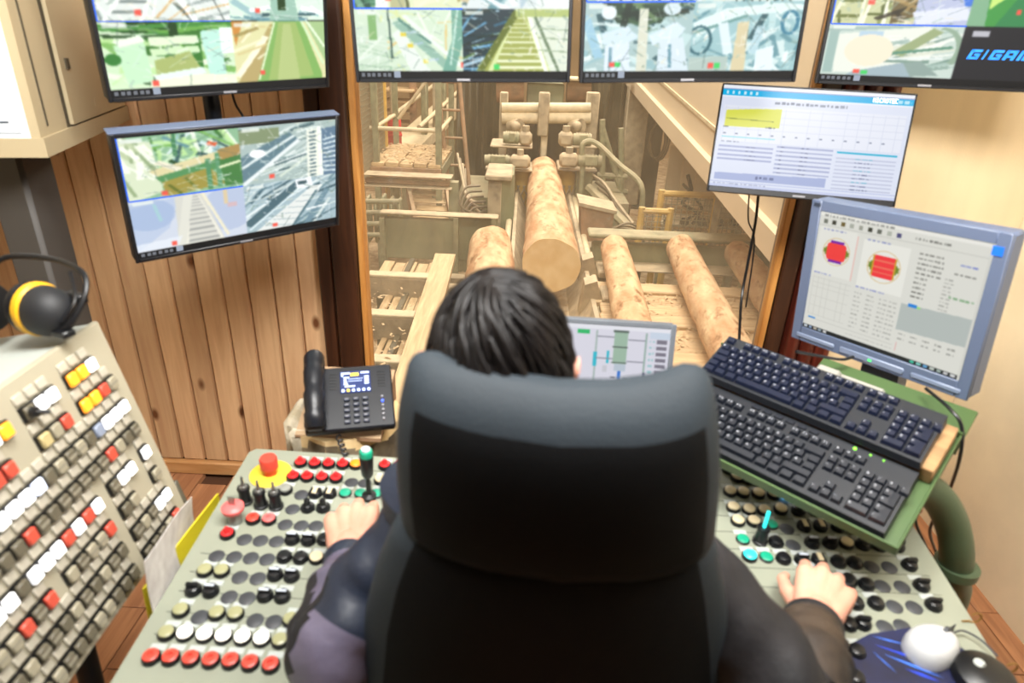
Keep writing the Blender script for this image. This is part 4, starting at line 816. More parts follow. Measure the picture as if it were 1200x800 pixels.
monitor('camera monitor over the window with bluish chipper views', (.3823, 1.7193, 1.7583), (.85, .4, -2.6), .522, .325, cctv([q_diag_bars, q_blue_beam, q_chipper, q_arch], (.5, .46), 0, 3), group='camera monitors over the window')
m4 = monitor('camera monitor at top right showing a pale disc and a blue word', (1.0547, 1.894, 1.753), (-17.5, .3, -1.0), .54, .31, cctv([q_rails, q_green_floor, q_disc, q_logo], (.61, .52), 0, 4), group='camera monitors over the window')
m5 = monitor('tilted camera monitor on the boarded wall below another screen', (-.7001, 1.6328, 1.3145), (41.65, 12.44, -1.9), .53, .315, cctv([q_table, q_long_conveyor, q_fog, q_diag_conveyor], (.51, .5), 0, 5), group='camera monitors over the window')
part('rim', MB().box((-.268, -.004, .1575), (.268, .03, .161), ch=.001), M_silver, m5)
# blue slanted word on the dark tile of the last camera monitor
def word(parent):
    w, h, bez = .54, .31, .009; W_, H_ = w-2*bez, h-2*bez
    u0, v0, hh, cw, sl = .650, .700, .078, .047, .016
    M_w = mat('blue_screen_word', '1c7ae0', .5, emit='1f84ee', estr=.95)
    S = {'G': [(0, 0, 1, .26), (0, 0, .28, 1), (0, .76, 1, 1), (.72, .45, 1, 1), (.48, .42, 1, .62)], 'I': [(.3, 0, .62, 1)], 'A': [(.05, .0, .95, .26), (.02, 0, .3, 1), (.7, 0, .98, 1), (.1, .55, .9, .74)], 'M': [(0, 0, .24, 1), (.76, 0, 1, 1), (.38, 0, .62, 1), (0, 0, 1, .26)]}
    x = u0
    for ch, cwid in zip('GIGAM', (1, .5, 1, 1.05, 1.2)):
        mb = MB()
        for (a, b, c, d) in S[ch]:
            def P(px, py):
                u = x+px*cw*cwid+(1-py)*sl; v = v0+py*hh; return ((u-.5)*W_, -.0022, (.5-v)*H_)
            mb.add([P(a, d), P(c, d), P(c, b), P(a, b)], [(0, 1, 2, 3)])
        part('letter', mb, M_w, parent, smooth=False); x += cw*cwid+.011
word(m4)
# tracing screen (wide, thin edged)
def ui_table():
    c = CV(380, 224, 'dfe5f6'); c.rect(0, 0, 1, .03, 'f2f4fc'); c.rect(0, .03, 1, .04, '8f98c8'); c.rect(0, .04, 1, .10, '12b4ea')
    for i in range(6): c.rect(.02+i*.032, .055, .032+i*.032, .083, 'd8f4ff')
    c.scrib(.90, .053, .09, .036, 'e8f8ff', 2); c.rect(0, .10, 1, .11, 'f4f6fd')
    c.scrib(.29, .135, .38, .026, '5a6478', 4, .8); c.rect(.02, .19, .98, .55, 'e8ecf8')
    for i in range(15): c.rect(.03+i*.065, .2, .032+i*.065, .55, 'd2d8ea')
    for i in range(6): c.rect(.03, .22+i*.065, .98, .223+i*.065, 'd2d8ea')
    c.poly([(.035, .24), (.20, .215), (.335, .205), (.335, .39), (.035, .40)], 'dfe25a'); c.line((.04, .32), (.30, .33), .006, '7a8426'); c.scrib(.03, .395, .03, .015, '404860', 1); c.scrib(.26, .385, .05, .015, '404860', 3)
    for i in range(14): c.rect(.035+i*.065, .46, .05+i*.065, .472, '8890a8')
    c.rect(.03, .495, .32, .503, '7fd8e0'); c.scrib(.03, .54, .1, .014, '9aa0b8', 2)
    for i in range(4): c.rect(.02, .585+i*.042, .32, .603+i*.042, 'a8b0d4'); c.scrib(.17, .588+i*.042, .06, .01, '6a7298', i)
    for i in range(7): c.rect(.34, .56+i*.042, .64, .576+i*.042, 'aab2d4'); c.scrib(.36, .563+i*.042, .02, .01, '5a6288', i); c.scrib(.47, .563+i*.042, .04, .01, '5a6288', i+9)
    c.rect(.66, .565, .97, .585, '12b4d8')
    for i in range(9): c.rect(.66, .625+i*.037, .97, .638+i*.037, 'c2c8e0'); c.scrib(.76, .625+i*.037, .09, .012, ['6a7298', '60b8d0'][i % 3 == 0], i)
    c.poly([(.02, .86), (.63, .84), (.63, .93), (.02, .93)], 'a8b4dc'); c.scrib(.25, .875, .10, .03, '5c6690', 6); c.rect(0, .945, 1, .95, '98a4d8'); c.scrib(.02, .96, .3, .012, '98a0c0', 3); c.rect(0, .975, 1, 1, 'c8d0ee'); return c.blur(1)
m6 = monitor('wide monitor with white table page and yellow bar, tilted down', (.7723, 1.8599, 1.4448), (-12.06, -14.9, 0), .49, .29, ui_table(), bez=.004, chin=.012, depth=.03, smat=M_scr2)
wm = MB(); q_ = .0016
for i, ch_ in enumerate('MICROTEC'):
    for k in range(35):
        if GL[ch_][k] == '1':
            X = .142+(i*6+k % 5)*q_*.80; Z = .1296-(k//5)*q_; wm.add([(X, -.0022, Z), (X, -.0022, Z-q_), (X+q_*.84, -.0022, Z-q_), (X+q_*.84, -.0022, Z)], [(0, 1, 2, 3)])
part('screen_word', wm, mat('white_screen_word', 'f0fbff', .5, emit='f0fbff', estr=1.0), m6, smooth=False)
def ui_logs():
    c = CV(300, 236, 'dcdcd4'); c.rect(0, 0, 1, .03, 'ecebe4'); c.scrib(.03, .018, .45, .016, '8a8a84', 1)
    for i, k in enumerate(('707468', '38382c', '6a5a28', 'a8aca0', '9a9c90', '34382c', '62665c', 'b0b4a8', '4a4a78')): c.rect(.03+i*.058, .055, .056+i*.058, .09, k)
    c.scrib(.6, .06, .2, .018, '7a7a74', 3); c.rect(0, .1, 1, .104, 'bcbcb4')
    def logsec(cx, cy, r, bands):
        c.ring(cx, cy, r, r*1.25, .008, 'dcc8a0'); c.rect(cx-r*.85, cy-r*.35, cx+r*.85, cy+r*.4, '7a8c22'); c.rect(cx-r*.95, cy-r*.2, cx+r*.95, cy+r*.2, '6f8420')
        if not bands: c.rect(cx-r*.5, cy-r*1.0, cx+r*.5, cy+r*1.0, '7818a0'); c.poly([(cx-r*.62, cy-r*.78), (cx+r*.62, cy-r*.78), (cx+r*.75, cy-r*.5), (cx+r*.75, cy+r*.55), (cx+r*.6, cy+r*.8), (cx-r*.6, cy+r*.8), (cx-r*.75, cy+r*.5), (cx-r*.75, cy-r*.5)], 'f23a38')
        else:
            c.rect(cx-r*.62, cy-r*.85, cx+r*.62, cy+r*.85, 'f0343a')
            for k in (-.5, .0, .42): c.rect(cx-r*.62, cy+r*k, cx+r*.62, cy+r*k+.012, 'f0705a')
            c.rect(cx-r*.72, cy-r*.8, cx-r*.62, cy+r*.8, 'c89a20'); c.rect(cx+r*.62, cy-r*.8, cx+r*.72, cy+r*.8, 'c89a20')
    c.rect(.015, .12, .265, .50, 'e4e4dc'); logsec(.145, .30, .088, False); c.rect(.268, .14, .273, .5, 'e8b8b0'); c.scrib(.04, .125, .15, .014, '8890c0', 2); c.rect(.31, .15, .59, .52, 'e8e8e0'); logsec(.455, .33, .098, True); c.scrib(.33, .14, .14, .014, '8890c0', 5); c.scrib(.02, .49, .12, .016, '9098c8', 6); c.scrib(.31, .52, .18, .016, '9098c8', 8)
    for i in range(7): c.rect(.02+i*.038, .53, .023+i*.038, .87, 'c8c8c0')
    for i in range(9): c.rect(.02, .54+i*.04, .28, .543+i*.04, 'c8c8c0')
    for i in range(9):
        for x in (.31, .39, .47, .53): c.scrib(x, .57+i*.036, .05, .014, '9a9a94', i*3+int(x*50), .7)
    for i in range(10): c.scrib(.64, .16+i*.036, .14 if i < 5 else .07, .015, '74746e', i); c.scrib(.80, .30+i*.028, .05, .013, '8a8a84', i+30, .6)
    c.scrib(.86, .18, .09, .016, '6a7ac8', 2); c.scrib(.84, .25, .11, .016, '84847e', 4); c.scrib(.84, .42, .13, .016, '70a070', 4)
    c.poly([(.60, .56), (.985, .54), (.985, .75), (.60, .77)], 'b4bcb8'); c.rect(.64, .545, .69, .57, '1c80d8'); c.rect(.69, .555, .71, .57, '9ad87a')
    for i in range(5): c.scrib(.62+i*.07, .79, .04, .014, '8c8c86', i); c.scrib(.62+i*.07, .83, .04, .014, '9c9c96', i+7)
    c.rect(.62, .87, .623, .94, 'e09090'); c.scrib(.30, .93, .3, .008, 'b0b0aa', 1); c.rect(.02, .9, .6, .903, 'c0c0b8'); c.rect(.03, .885, .08, .9, '2f8ad8')
    c.rect(0, .965, 1, 1, '1c2020')
    for i in range(5): c.rect(.01+i*.035, .972, .032+i*.035, .993, ['c8d0d8', '8aa0c0', 'b8b0a0', '90a0a8', 'd0d0d0'][i])
    for i in range(7): c.rect(.72+i*.038, .972, .745+i*.038, .992, ['40c0a0', '80c8c0', '60a0d0', 'c0c8c0', 'a0b0a8', 'c8c8c8', 'd8d8d8'][i])
    c.rect(.985, .0, 1, 1, 'd4d4cc'); return c.blur(1)
m7 = monitor('silver square monitor with two red log cross sections', (.8004, 1.3479, 1.213), (-56.2, 2.1, -3.7), .41, .345, ui_logs(), bez=.024, chin=.012, frame=M_silver, depth=.05, smat=M_scr2, mount=None)
part('button_strip', MB().box((-.075, -.009, -.166), (.075, -.004, -.15), ch=.003).box((-.19, -.009, -.163), (-.09, -.004, -.152), ch=.002).box((.09, -.009, -.163), (.19, -.004, -.152), ch=.002), mat('silver_strip', '76829a', .4), m7)
part('power_light', MB().box((-.004, -.0105, -.160), (.004, -.008, -.156)), mat('green_led', '40d060', .4, emit='50e070', estr=1.2), m7)
part('sticker', MB().box((.178, -.0075, .128), (.197, -.0055, .146)), mat('blue_sticker', '1466d0', .5), m7)
part('maker_mark', MB().box((-.198, -.0075, .158), (-.182, -.0055, .166)), mat('dark_print', '2c3444', .6), m7)
part('stand_neck', MB().hexa([(-.045, .045, -.24), (.045, .045, -.24), (.045, .085, -.24), (-.045, .085, -.24)], [(-.04, .045, -.10), (.04, .045, -.10), (.04, .085, -.10), (-.04, .085, -.10)]), M_silver, m7)
def ui_line():
    c = CV(240, 150, 'd9d8e4'); c.rect(0, 0, 1, .05, 'e6e6ee'); c.rect(.30, .09, .33, .8, '5f86a0'); c.rect(.40, .06, .48, .11, '28b868'); c.rect(.52, .06, .535, 1, 'a8b8b4'); c.rect(.512, .30, .538, .46, '30b8cc'); c.rect(.60, .28, .618, .42, '30b8cc'); c.rect(.64, .05, .73, .42, '9cb8a4'); c.rect(.635, .05, .735, .075, '5c6a62'); c.rect(.635, .23, .735, .24, '4a5650'); c.rect(.635, .40, .735, .415, '5c6a62')
    for y in (.12, .36): c.rect(.53, y, .64, y+.012, '8a8a98'); c.rect(.735, y+.02, .84, y+.032, '8a8a98')
    c.rect(.68, .50, .70, .76, '2c74d0'); c.rect(.655, .42, .73, .5, 'b8c4d0')
    for i in range(5): c.rect(.635, .57+i*.06, .665, .582+i*.06, '6c6c78'); c.rect(.715, .57+i*.06, .745, .582+i*.06, '6c6c78')
    c.rect(.84, .06, .855, .5, '98b0a8'); c.rect(.84, .5, .86, .78, '50506c'); c.rect(.842, .78, .862, .9, '28a868'); c.rect(.68, .78, .70, .95, '28a868'); c.rect(.58, .45, .61, .52, 'c8c8d0'); c.rect(.87, .05, 1.0, .12, 'c8d4e4')
    for i in range(9): c.rect(.915, .13+i*.067, .985, .17+i*.067, '7c7886'); c.scrib(.87, .135+i*.067, .035, .03, '98c4c8', i)
    for i in range(4): c.scrib(.2+i*.1, .88, .06, .03, 'a8c8b0', i)
    return c.blur(1)
# mirrored margins: the left part of this picture is behind the head
m8 = monitor('low flat monitor right behind the head of the operator', (.172, 1.30, 1.020), (-2.8, -14.2, 0), .36, .225, ui_line(), bez=.011, frame=mat('steel_grey_plastic', '6a7078', .4, metal=.3), depth=.03, smat=M_scr2, mount=None)
part('stand', MB().box((-.05, .03, -.3), (.05, .05, -.05), ch=.006).box((-.12, -.06, -.315), (.12, .12, -.3), ch=.008), M_blackm, m8)
# ---------------------------------------------------------------- button consoles
M_con = mat('console_grey_enamel', '909484', .38, var=.05, vscale=6)
M_conbody = mat('console_body_green', '6f7458', .5, var=.08, vscale=5)
M_ring = mat('button_collar', '0e0f12', .35)
M_plug = mat('blank_plug', '3c3e42', .5)
M_lab = mat('label_plate', 'b4bab6', .4)
M_line = mat('dark_divider', '2a2a26', .6)
CAPS = {'r': mat('red_button', 'cf4636', .4), 'R': mat('bright_red_button', 'd42a2c', .3), 'p': mat('pinkish_red_button', 'e06a68', .4), 'o': mat('olive_lens', '9c9b74', .3), 'w': mat('lit_white_lens', 'ffffff', .3, emit='fff6e0', estr=1.1), 'k': mat('black_knob', '121316', .3), 'g': mat('green_button', '159a78', .4), 'a': mat('amber_lens', 'f08a20', .3, emit='f08a20', estr=.35), 'c': mat('lit_cyan_lens', '30d8d8', .3, emit='30e4e4', estr=1.1), 'b': mat('beige_lens', 'd9c9a4', .4), 's': mat('silver_insert', 'c4ccd8', .3), 't': mat('pale_knob_grey', '8a8c84', .4), 'B': mat('blue_lit_lens', '60b8f8', .3, emit='60b8ff', estr=1.0)}
B_COLL = MB().lathe([(.0145, 0), (.0147, .006), (.0135, .0085)], 18).mesh('collar', M_ring)
B_LOW = MB().lathe([(.0135, 0), (.0137, .003), (.012, .0045)], 18).mesh('collar', M_ring)
B_PLUG = MB().lathe([(.0145, 0), (.0145, .0015), (.0125, .0028)], 18).mesh('blank_plug', M_plug)
B_LAB = MB().box((-.0125, .0155, 0), (.0125, .0265, .0012)).mesh('label_plate', M_lab)
_cap = {}
def cap_mesh(k):
    if k in _cap: return _cap[k]
    m = CAPS[k if k not in 'SKHWTJE' else {'S': 'k', 'K': 'k', 'H': 'k', 'W': 'k', 'T': 'k', 'J': 'k', 'E': 'R'}[k]]
    if k in 'rp': mb = MB().lathe([(.0118, .006), (.0122, .0115), (.0095, .013), (.0048, .0125), (.0042, .0095)], 18)
    elif k == 'R': mb = MB().lathe([(.0118, .007), (.0112, .0105), (.0068, .012), (.006, .018), (.0035, .021)], 16)
    elif k == 'g': mb = MB().lathe([(.0118, .004), (.0118, .0065), (.010, .0075)], 18)
    elif k in 'wcBa': mb = MB().lathe([(.0122, .007), (.012, .0115), (.0085, .0138)], 18)
    elif k in 'ob': mb = MB().lathe([(.0120, .007), (.0118, .011), (.0085, .0125)], 18)
    elif k == 'K': mb = MB().lathe([(.0125, .007), (.0115, .013), (.009, .0145)], 16).box((-.0115, -.004, .012), (.0115, .004, .022), ch=.002)
    elif k == 'H': mb = MB().lathe([(.0115, .007), (.0095, .012), (.006, .0135), (.0065, .025), (.004, .028)], 14)
    elif k == 'S': mb = MB().lathe([(.0125, .007), (.0115, .013), (.006, .0145)], 16).box((-.011, -.0032, .0125), (.011, .0032, .020), ch=.0015)
    elif k == 'W': mb = MB().box((-.011, -.011, .005), (.011, .011, .013), ch=.002)
    else: mb = MB().lathe([(.0118, .007), (.0115, .012), (.008, .0135)], 16)
    _cap[k] = mb.mesh('cap', m); return _cap[k]
INS = {'S': MB().box((-.0085, -.0022, .0195), (.0085, .0022, .0212)).mesh('insert', CAPS['s']), 'W': MB().box((-.0045, -.009, .0128), (.0045, .009, .0145)).mesh('insert', CAPS['b'])}
def plane_frame(pos, ang):
    a = [R(x) for x in ang]
    return Matrix.Translation(Vector(pos))@Euler((a[1], a[2], a[0]), 'YXZ').to_matrix().to_4x4()
def on_plane(T, px, py):
    O = T.to_translation(); n = T.to_3x3().col[2]; v = at(px, py, d=1.0)-Vector(CC); t = (O-Vector(CC)).dot(n)/v.dot(n)
    return T.inverted()@(Vector(CC)+v*t)
def console(label, pos, ang, outline, body_bot):
    t = thing('control_console', label, 'console', pos, [R(a) for a in (ang[1], ang[2], ang[0])])
    part('top_plate', MB().prism(outline, -.018, 0), M_con, t)
    cx = sum(p[0] for p in outline)/len(outline); cy = sum(p[1] for p in outline)/len(outline)
    part('body', MB().prism([(cx+(x-cx)*.93, cy+(y-cy)*.95) for x, y in outline], body_bot, -.018), M_conbody, t)
    return t, plane_frame(pos, ang)
def button(t, T, px, py, k, lab=True):
    p = on_plane(T, px, py); p.z = 0
    if k == 'f': link('blank_plug', B_PLUG, t, p); return
    b = link('push_button', B_LOW if k == 'g' else B_COLL, t, p)
    link('cap', cap_mesh(k), b)
    if k in INS: link('insert', INS[k], b)
    if lab: link('label_plate', B_LAB, t, p)
LC, LT = console('pale grey control console at the left hand of the operator', (-.5527, .7121, .7697), (-.69, 4.17, .69), [(-.042, -.30), (.34, -.30), (.35, .515), (.33, .525), (-.03, .525), (-.042, .512)], -.55)
z7 = lambda x, y: (150+x/3.2, 550+y/3.2)
z6 = lambda x, y: (240+x/3.2, 400+y/3.2)
for l, f in [([(90, 710, 'r'), (163, 712, 'r'), (238, 717, 'r'), (313, 722, 'r'), (387, 725, 'r'), (460, 733, 'r'), (537, 740, 'r')], z7),
             ([(147, 620, 'o'), (217, 622, 'w'), (290, 627, 'w'), (360, 632, 'w'), (432, 637, 'w'), (503, 642, 'w'), (572, 648, 'o')], z7),
             ([(200, 535, 'o'), (270, 555, 'f'), (335, 545, 'o'), (405, 548, 'o'), (477, 568, 'f'), (547, 573, 'f'), (612, 570, 'o')], z7),
             ([(247, 457, 'K'), (312, 462, 'S'), (380, 480, 'f'), (447, 485, 'f'), (515, 478, 'S'), (580, 482, 'S')], z7),
             ([(290, 385, 'o'), (353, 387, 'o'), (420, 405, 'f'), (487, 410, 'f'), (553, 400, 'S'), (615, 405, 'S')], z7),
             ([(333, 326, 'f'), (398, 330, 'f'), (461, 333, 'f'), (522, 338, 'f'), (587, 333, 'k'), (648, 337, 'k'), (708, 338, 'b')], z7),
             ([(374, 247, 'R'), (437, 264, 'f'), (497, 268, 'f'), (557, 271, 'f'), (617, 267, 'S'), (677, 270, 'S'), (737, 268, 'k')], z7),
             ([(470, 192, 'r'), (530, 194, 'p'), (590, 208, 'f'), (650, 212, 'f'), (705, 213, 'f')], z7),
             ([(617, 150, 'f'), (675, 148, 'H'), (733, 148, 'H')], z7),
             ([(592, 82, 't'), (650, 96, 'f'), (703, 95, 'W'), (757, 96, 'W'), (815, 92, 'g'), (873, 93, 'g'), (932, 94, 'g')], z7),
             ([(332, 512, 'R'), (385, 514, 'R'), (440, 516, 'R'), (493, 518, 'R'), (550, 530, 'f'), (600, 533, 'f'), (660, 525, 'b'), (710, 528, 'b')], z6),
             ([(360, 460, 'R'), (413, 463, 'R'), (465, 465, 'R'), (518, 467, 'R'), (567, 468, 'a'), (675, 470, 'R'), (725, 473, 'R')], z6)]:
    for x, y, k in l: button(LC, LT, *f(x, y), k)
# toggles with chrome levers, key mushroom, emergency stop, tall joystick
TOG = MB().lathe([(.0145, 0), (.0145, .006), (.012, .007), (.011, .035), (.013, .036), (.012, .041)], 18).mesh('toggle_switch', M_black)
TLEV = MB().lathe([(.009, .041), (.0085, .044), (.0035, .045), (.0025, .066), (.0032, .067)], 12).mesh('lever', M_steel)
for x, y in ((443, 122), (500, 137), (557, 142)):
    p = on_plane(LT, *z7(x, y)); p.z = 0; b = link('toggle_switch', TOG, LC, p); link('lever', TLEV, b)
p = on_plane(LT, *z7(404, 195)); p.z = 0
b = link('key_switch', MB().lathe([(.014, 0), (.014, .012), (.0125, .030)], 18).mesh('key_switch', CAPS['t']), LC, p)
link('cap', MB().lathe([(.010, .030), (.021, .033), (.0215, .040), (.016, .045), (.006, .046)], 22).mesh('cap', CAPS['p']), b); link('key', MB().box((-.006, -.0012, .044), (.006, .0012, .065)).mesh('key', M_steel), b)
p = on_plane(LT, *z6(247, 497)); p.z = 0
b = link('emergency_stop', MB().lathe([(.044, 0), (.044, .002), (.042, .003)], 32).mesh('emergency_stop', mat('yellow_disc', 'e8c63a', .5)), LC, p)
link('cap', MB().lathe([(.013, .003), (.013, .018), (.0185, .020), (.019, .042), (.0165, .046), (.005, .047)], 24).mesh('cap', CAPS['r']), b)
p = on_plane(LT, *z6(617, 585)); p.z = 0
b = link('joystick', MB().lathe([(.016, 0), (.015, .008), (.006, .012), (.0045, .055), (.0085, .058), (.012, .065), (.0145, .110), (.012, .116)], 20).mesh('joystick', M_black), LC, p)
link('cap', MB().lathe([(.0135, .112), (.014, .120), (.012, .126), (.006, .128)], 20).mesh('cap', CAPS['g']), b); link('cap_button', MB().lathe([(.009, .127), (.009, .131), (.006, .133)], 16).mesh('cap_button', CAPS['s']), b)
for yy in (.021, .064, .107, .15, .193, .236, .279, .322, .365, .408, .451):
    part('divider', MB().box((-.02 if yy < .2 else .03, yy+.0245, 0), (.3, yy+.0253, .0006)), M_line, LC)

RC, RT = console('pale grey control console at the right hand of the operator', (.6, .72, .785), (0, 4.2, 0), [(-.285, -.30), (.215, -.30), (.222, .03), (.238, .395), (.24, .52), (-.22, .52), (-.275, .25)], -.55)
zr = lambda x, y: (840+x/3.6375, 540+y/3.6375)
zq = lambda x, y: (980+x/5, 640+y/5)
for l, f in [([(48, 40, 'b'), (85, 75, 'b'), (130, 84, 'o'), (175, 92, 'b')], zr), ([(55, 136, 'b'), (110, 140, 'b'), (175, 145, 'b'), (240, 148, 'b')], zr),
             ([(68, 205, 'b'), (135, 215, 'b'), (200, 218, 'b'), (270, 212, 'b'), (345, 218, 'k'), (410, 215, 'g')], zr),
             ([(88, 262, 'b'), (155, 264, 'b'), (232, 275, 'g'), (298, 290, 'f'), (370, 284, 'W'), (440, 284, 'W'), (515, 286, 'W'), (575, 296, 'k'), (640, 302, 'k'), (700, 308, 'k')], zr),
             ([(110, 338, 'g'), (250, 352, 'k'), (325, 360, 'f'), (403, 355, 'S'), (480, 356, 'S'), (550, 357, 'b'), (620, 362, 'k'), (692, 367, 'k'), (766, 370, 'K')], zr),
             ([(138, 412, 'c'), (210, 414, 'g'), (282, 422, 'k'), (360, 428, 'S'), (433, 428, 'W'), (515, 435, 'k'), (585, 440, 'k'), (660, 452, 'f'), (735, 455, 'f'), (818, 450, 'K')], zr),
             ([(372, 474, 'k'), (440, 480, 'k'), (560, 514, 'k')], zr), ([(172, 232, 'k'), (270, 235, 'f'), (385, 240, 'f'), (495, 238, 'K'), (60, 225, 'k')], zq),
             ([(110, 340, 'k'), (228, 342, 'k'), (340, 355, 'f'), (455, 360, 'f'), (565, 352, 'K')], zq), ([(70, 465, 'k'), (150, 460, 'K'), (285, 475, 'f'), (385, 470, 'f')], zq),
             ([(985, 758, 'k'), (1003, 765, 'k'), (978, 790, 'k'), (1002, 796, 'k')], lambda x, y: (x, y))]:
    for x, y, k in l: button(RC, RT, *f(x, y), k)
p = on_plane(RT, *zr(182, 345)); p.z = 0; b = link('toggle_switch', TOG, RC, p)
link('lever', MB().cyl((0, 0, .04), (.003, .006, .075), .0035, n=10).mesh('lever', CAPS['c']), b)
p = on_plane(RT, *zr(312, 158)); p.z = .004
link('indicator', MB().box((-.02, -.008, -.004), (.02, .008, .006), ch=.002).mesh('indicator', CAPS['B']), RC, p)
for yy in (.155, .199, .243, .288, .332, .376): part('divider', MB().box((-.2, yy+.0245, 0), (.2, yy+.0253, .0006)), M_line, RC)
for px, py in ((1140, 729), (1181, 788), (1010, 566)):      # little wire hooks along the outer edge
    p = on_plane(RT, px, py); part('wire_hook', MB().tube([(p.x-.02, p.y, .002)]+[(p.x+.010*math.cos(a), p.y, .012+.012*math.sin(a)) for a in np.linspace(-2.4, 2.6, 10)], .0016, 6), mat('brass_wire', 'b08a50', .4, metal=.7), RC)
# small orange block lying at the far end of the right console
p = on_plane(RT, 1066, 597)
tag(link('label_block', MB().box((-.02, -.012, 0), (.02, .012, .012), ch=.003).mesh('label_block', mat('orange_red_plastic', 'd8562c', .5)), None, RT@p, (R(4), 0, 0)), 'orange block on the far corner of the right console', 'block')

# ---------------------------------------------------------------- tall lamp button board on the left
A0 = at(115, 375, Y=1.05); B0 = at(222, 600, Y=1.05)
vv = (B0-A0).normalized(); uu = Vector((0, -1, 0)); nn = uu.cross(vv).normalized()
if nn.x < 0: nn = -nn
TM = Matrix([[-uu.x, -vv.x, nn.x, A0.x], [-uu.y, -vv.y, nn.y, A0.y], [-uu.z, -vv.z, nn.z, A0.z], [0, 0, 0, 1]])
LB, HB_ = .70, .4348
M_board = mat('board_beige_enamel', 'aaa38e', .45, var=.03, vscale=5)
M_bside = mat('board_side_grey', 'aeb4ae', .5)
loc, rq, _ = TM.decompose()
tb = thing('button_board', 'tall beige board full of square lamp buttons at the left edge', 'control panel', loc, rq.to_euler('YXZ'))
part('front_plate', MB().box((-LB, -HB_, -.012), (0, 0, 0), ch=.003), M_board, tb)
part('housing', MB().box((-LB, -HB_+.004, -.19), (-.004, -.004, -.012)), M_bside, tb)
part('end_strip', MB().box((0, -HB_-.004, -.03), (.012, -HB_+.075, -.001), ch=.002), mat('dark_end_strip', '5a5648', .5), tb)
tl = TM@Vector((-.22, -HB_, -.08))
part('leg', MB().tube([tl+Vector((-.03, 0, .05)), tl+Vector((-.05, 0, -.3)), Vector((tl.x-.06, tl.y+.02, 0))], .02, 10), M_blackm, tb, world=True)
tl2 = TM@Vector((-.62, -HB_, -.08)); part('leg', MB().tube([tl2, Vector((tl2.x-.05, tl2.y, 0))], .02, 10), M_blackm, tb, world=True)
BC = {'W': mat('lit_white_key', 'ffffff', .3, emit='ffffff', estr=1.15), 'O': mat('lit_orange_key', 'ffa030', .3, emit='ff9a20', estr=1.0), 'r': mat('red_key', 'c8503e', .4), 'b': mat('beige_key', '9a937e', .4), 'd': mat('dark_key', '625c4c', .45), 'y': mat('olive_key', 'b8a878', .4), 'u': mat('blue_grey_key', '8a94a8', .4), 'V': mat('lit_bluish_key', 'e8f0ff', .3, emit='dce6ff', estr=1.1)}
K_BASE = MB().box((-.0126, -.0126, 0), (.0126, .0126, .005)).mesh('key_frame', M_ring)
K_CAP = {k: MB().box((-.0100, -.0106, .004), (.0100, .0106, .0115), ch=.0018).mesh('key_cap', m) for k, m in BC.items()}
K_HAT = MB().box((-.0095, -.0025, .0113), (.0095, .0025, .0119)).mesh('key_print', mat('key_print_grey', '8a8474', .5))
K_LAB = MB().box((-.0098, -.0075, 0), (.0098, .0075, .004), ch=.001).mesh('label_tile', mat('label_tile_white', 'b8b2a2', .45))
ROWS = ['.WOO.WWd.OWrb.bbd.db', 'brOO.rby..rrd.bb.drb', 'WWWudbdbdVWWWdbbdrbd', 'ddb rd d dddd drddddbd'.replace(' ', ''), 'W.WWd.WrWrWWWdWWdrbW', 'b..bd.rbbdb.rdrbb.bd', 'WWdbd.ddbdd bdddbdbdd'.replace(' ', ''), 'rbddd.dddbbdddbdbddb']
rn = random.Random(9)
for r, row in enumerate(ROWS):
    for k, ch in enumerate(row):
        u = .0445+.0255*k; v = .0545+.050*r
        if u > LB-.02: continue
        if ch == '.': continue
        link('label_tile', K_LAB, tb, (-u-.003, -(v-.0245), 0))
        b = link('lamp_button', K_BASE, tb, (-u, -v, 0)); link('key_cap', K_CAP[ch], b)
        if ch in 'bd' and rn.random() < .5: link('key_print', K_HAT, b)
part('knob', MB().lathe([(.009, .011), (.008, .018), (.003, .019)], 14, T=Matrix.Translation((-.224, -.0545, 0))).cyl((-.224, -.0545, .016), (-.212, -.064, .026), .0035, n=8), M_black, tb)
# paper and yellow folder at the board end
def sheet(name, pts, th, m, label, cat, bend=0):
    n = 10; vs = []
    a, b, c, d = pts; nrm = (b-a).cross(d-a).normalized()
    for s in (0, 1):
        for j in range(n+1):
            for i in range(n+1):
                u, v = i/n, j/n; p = (a*(1-u)+b*u)*(1-v)+(d*(1-u)+c*u)*v
                vs.append(p+nrm*(bend*math.sin(u*math.pi)*(1-.5*v)+.4*bend*math.sin(v*5+u*2)+s*th))
    N_ = (n+1)**2; q = [(j*(n+1)+i, j*(n+1)+i+1, (j+1)*(n+1)+i+1, (j+1)*(n+1)+i) for j in range(n) for i in range(n)]
    rim = [j for j in range(n)]+[n+j*(n+1) for j in range(n)]+[N_-1-j for j in range(n)]+[n*(n+1)-j*(n+1) for j in range(n)]
    fs = q+[tuple(N_+i for i in f[::-1]) for f in q]+[(rim[i], rim[(i+1) % len(rim)], N_+rim[(i+1) % len(rim)], N_+rim[i]) for i in range(len(rim))]
    return tag(part(name, MB().add(vs, fs), m), label, cat)
M_paper = mat('pencilled_paper', 'e2deda', .8, col2='c8c2be', vscale=26)
P_ = lambda px, py, Y: at(px, py, Y=Y)
sheet('paper_sheet', [P_(225, 582, 1.03), P_(245, 648, 1.06), P_(188, 737, .80), P_(167, 658, .80)], .0012, M_paper, 'creased written paper hung at the end of the button board', 'paper', .008)
sheet('plastic_folder', [P_(256, 578, 1.09), P_(262, 592, 1.10), P_(180, 740, .82), P_(168, 690, .83)], .003, mat('yellow_plastic', 'd8c82c', .4), 'yellow plastic folder behind the creased paper', 'folder', .002)

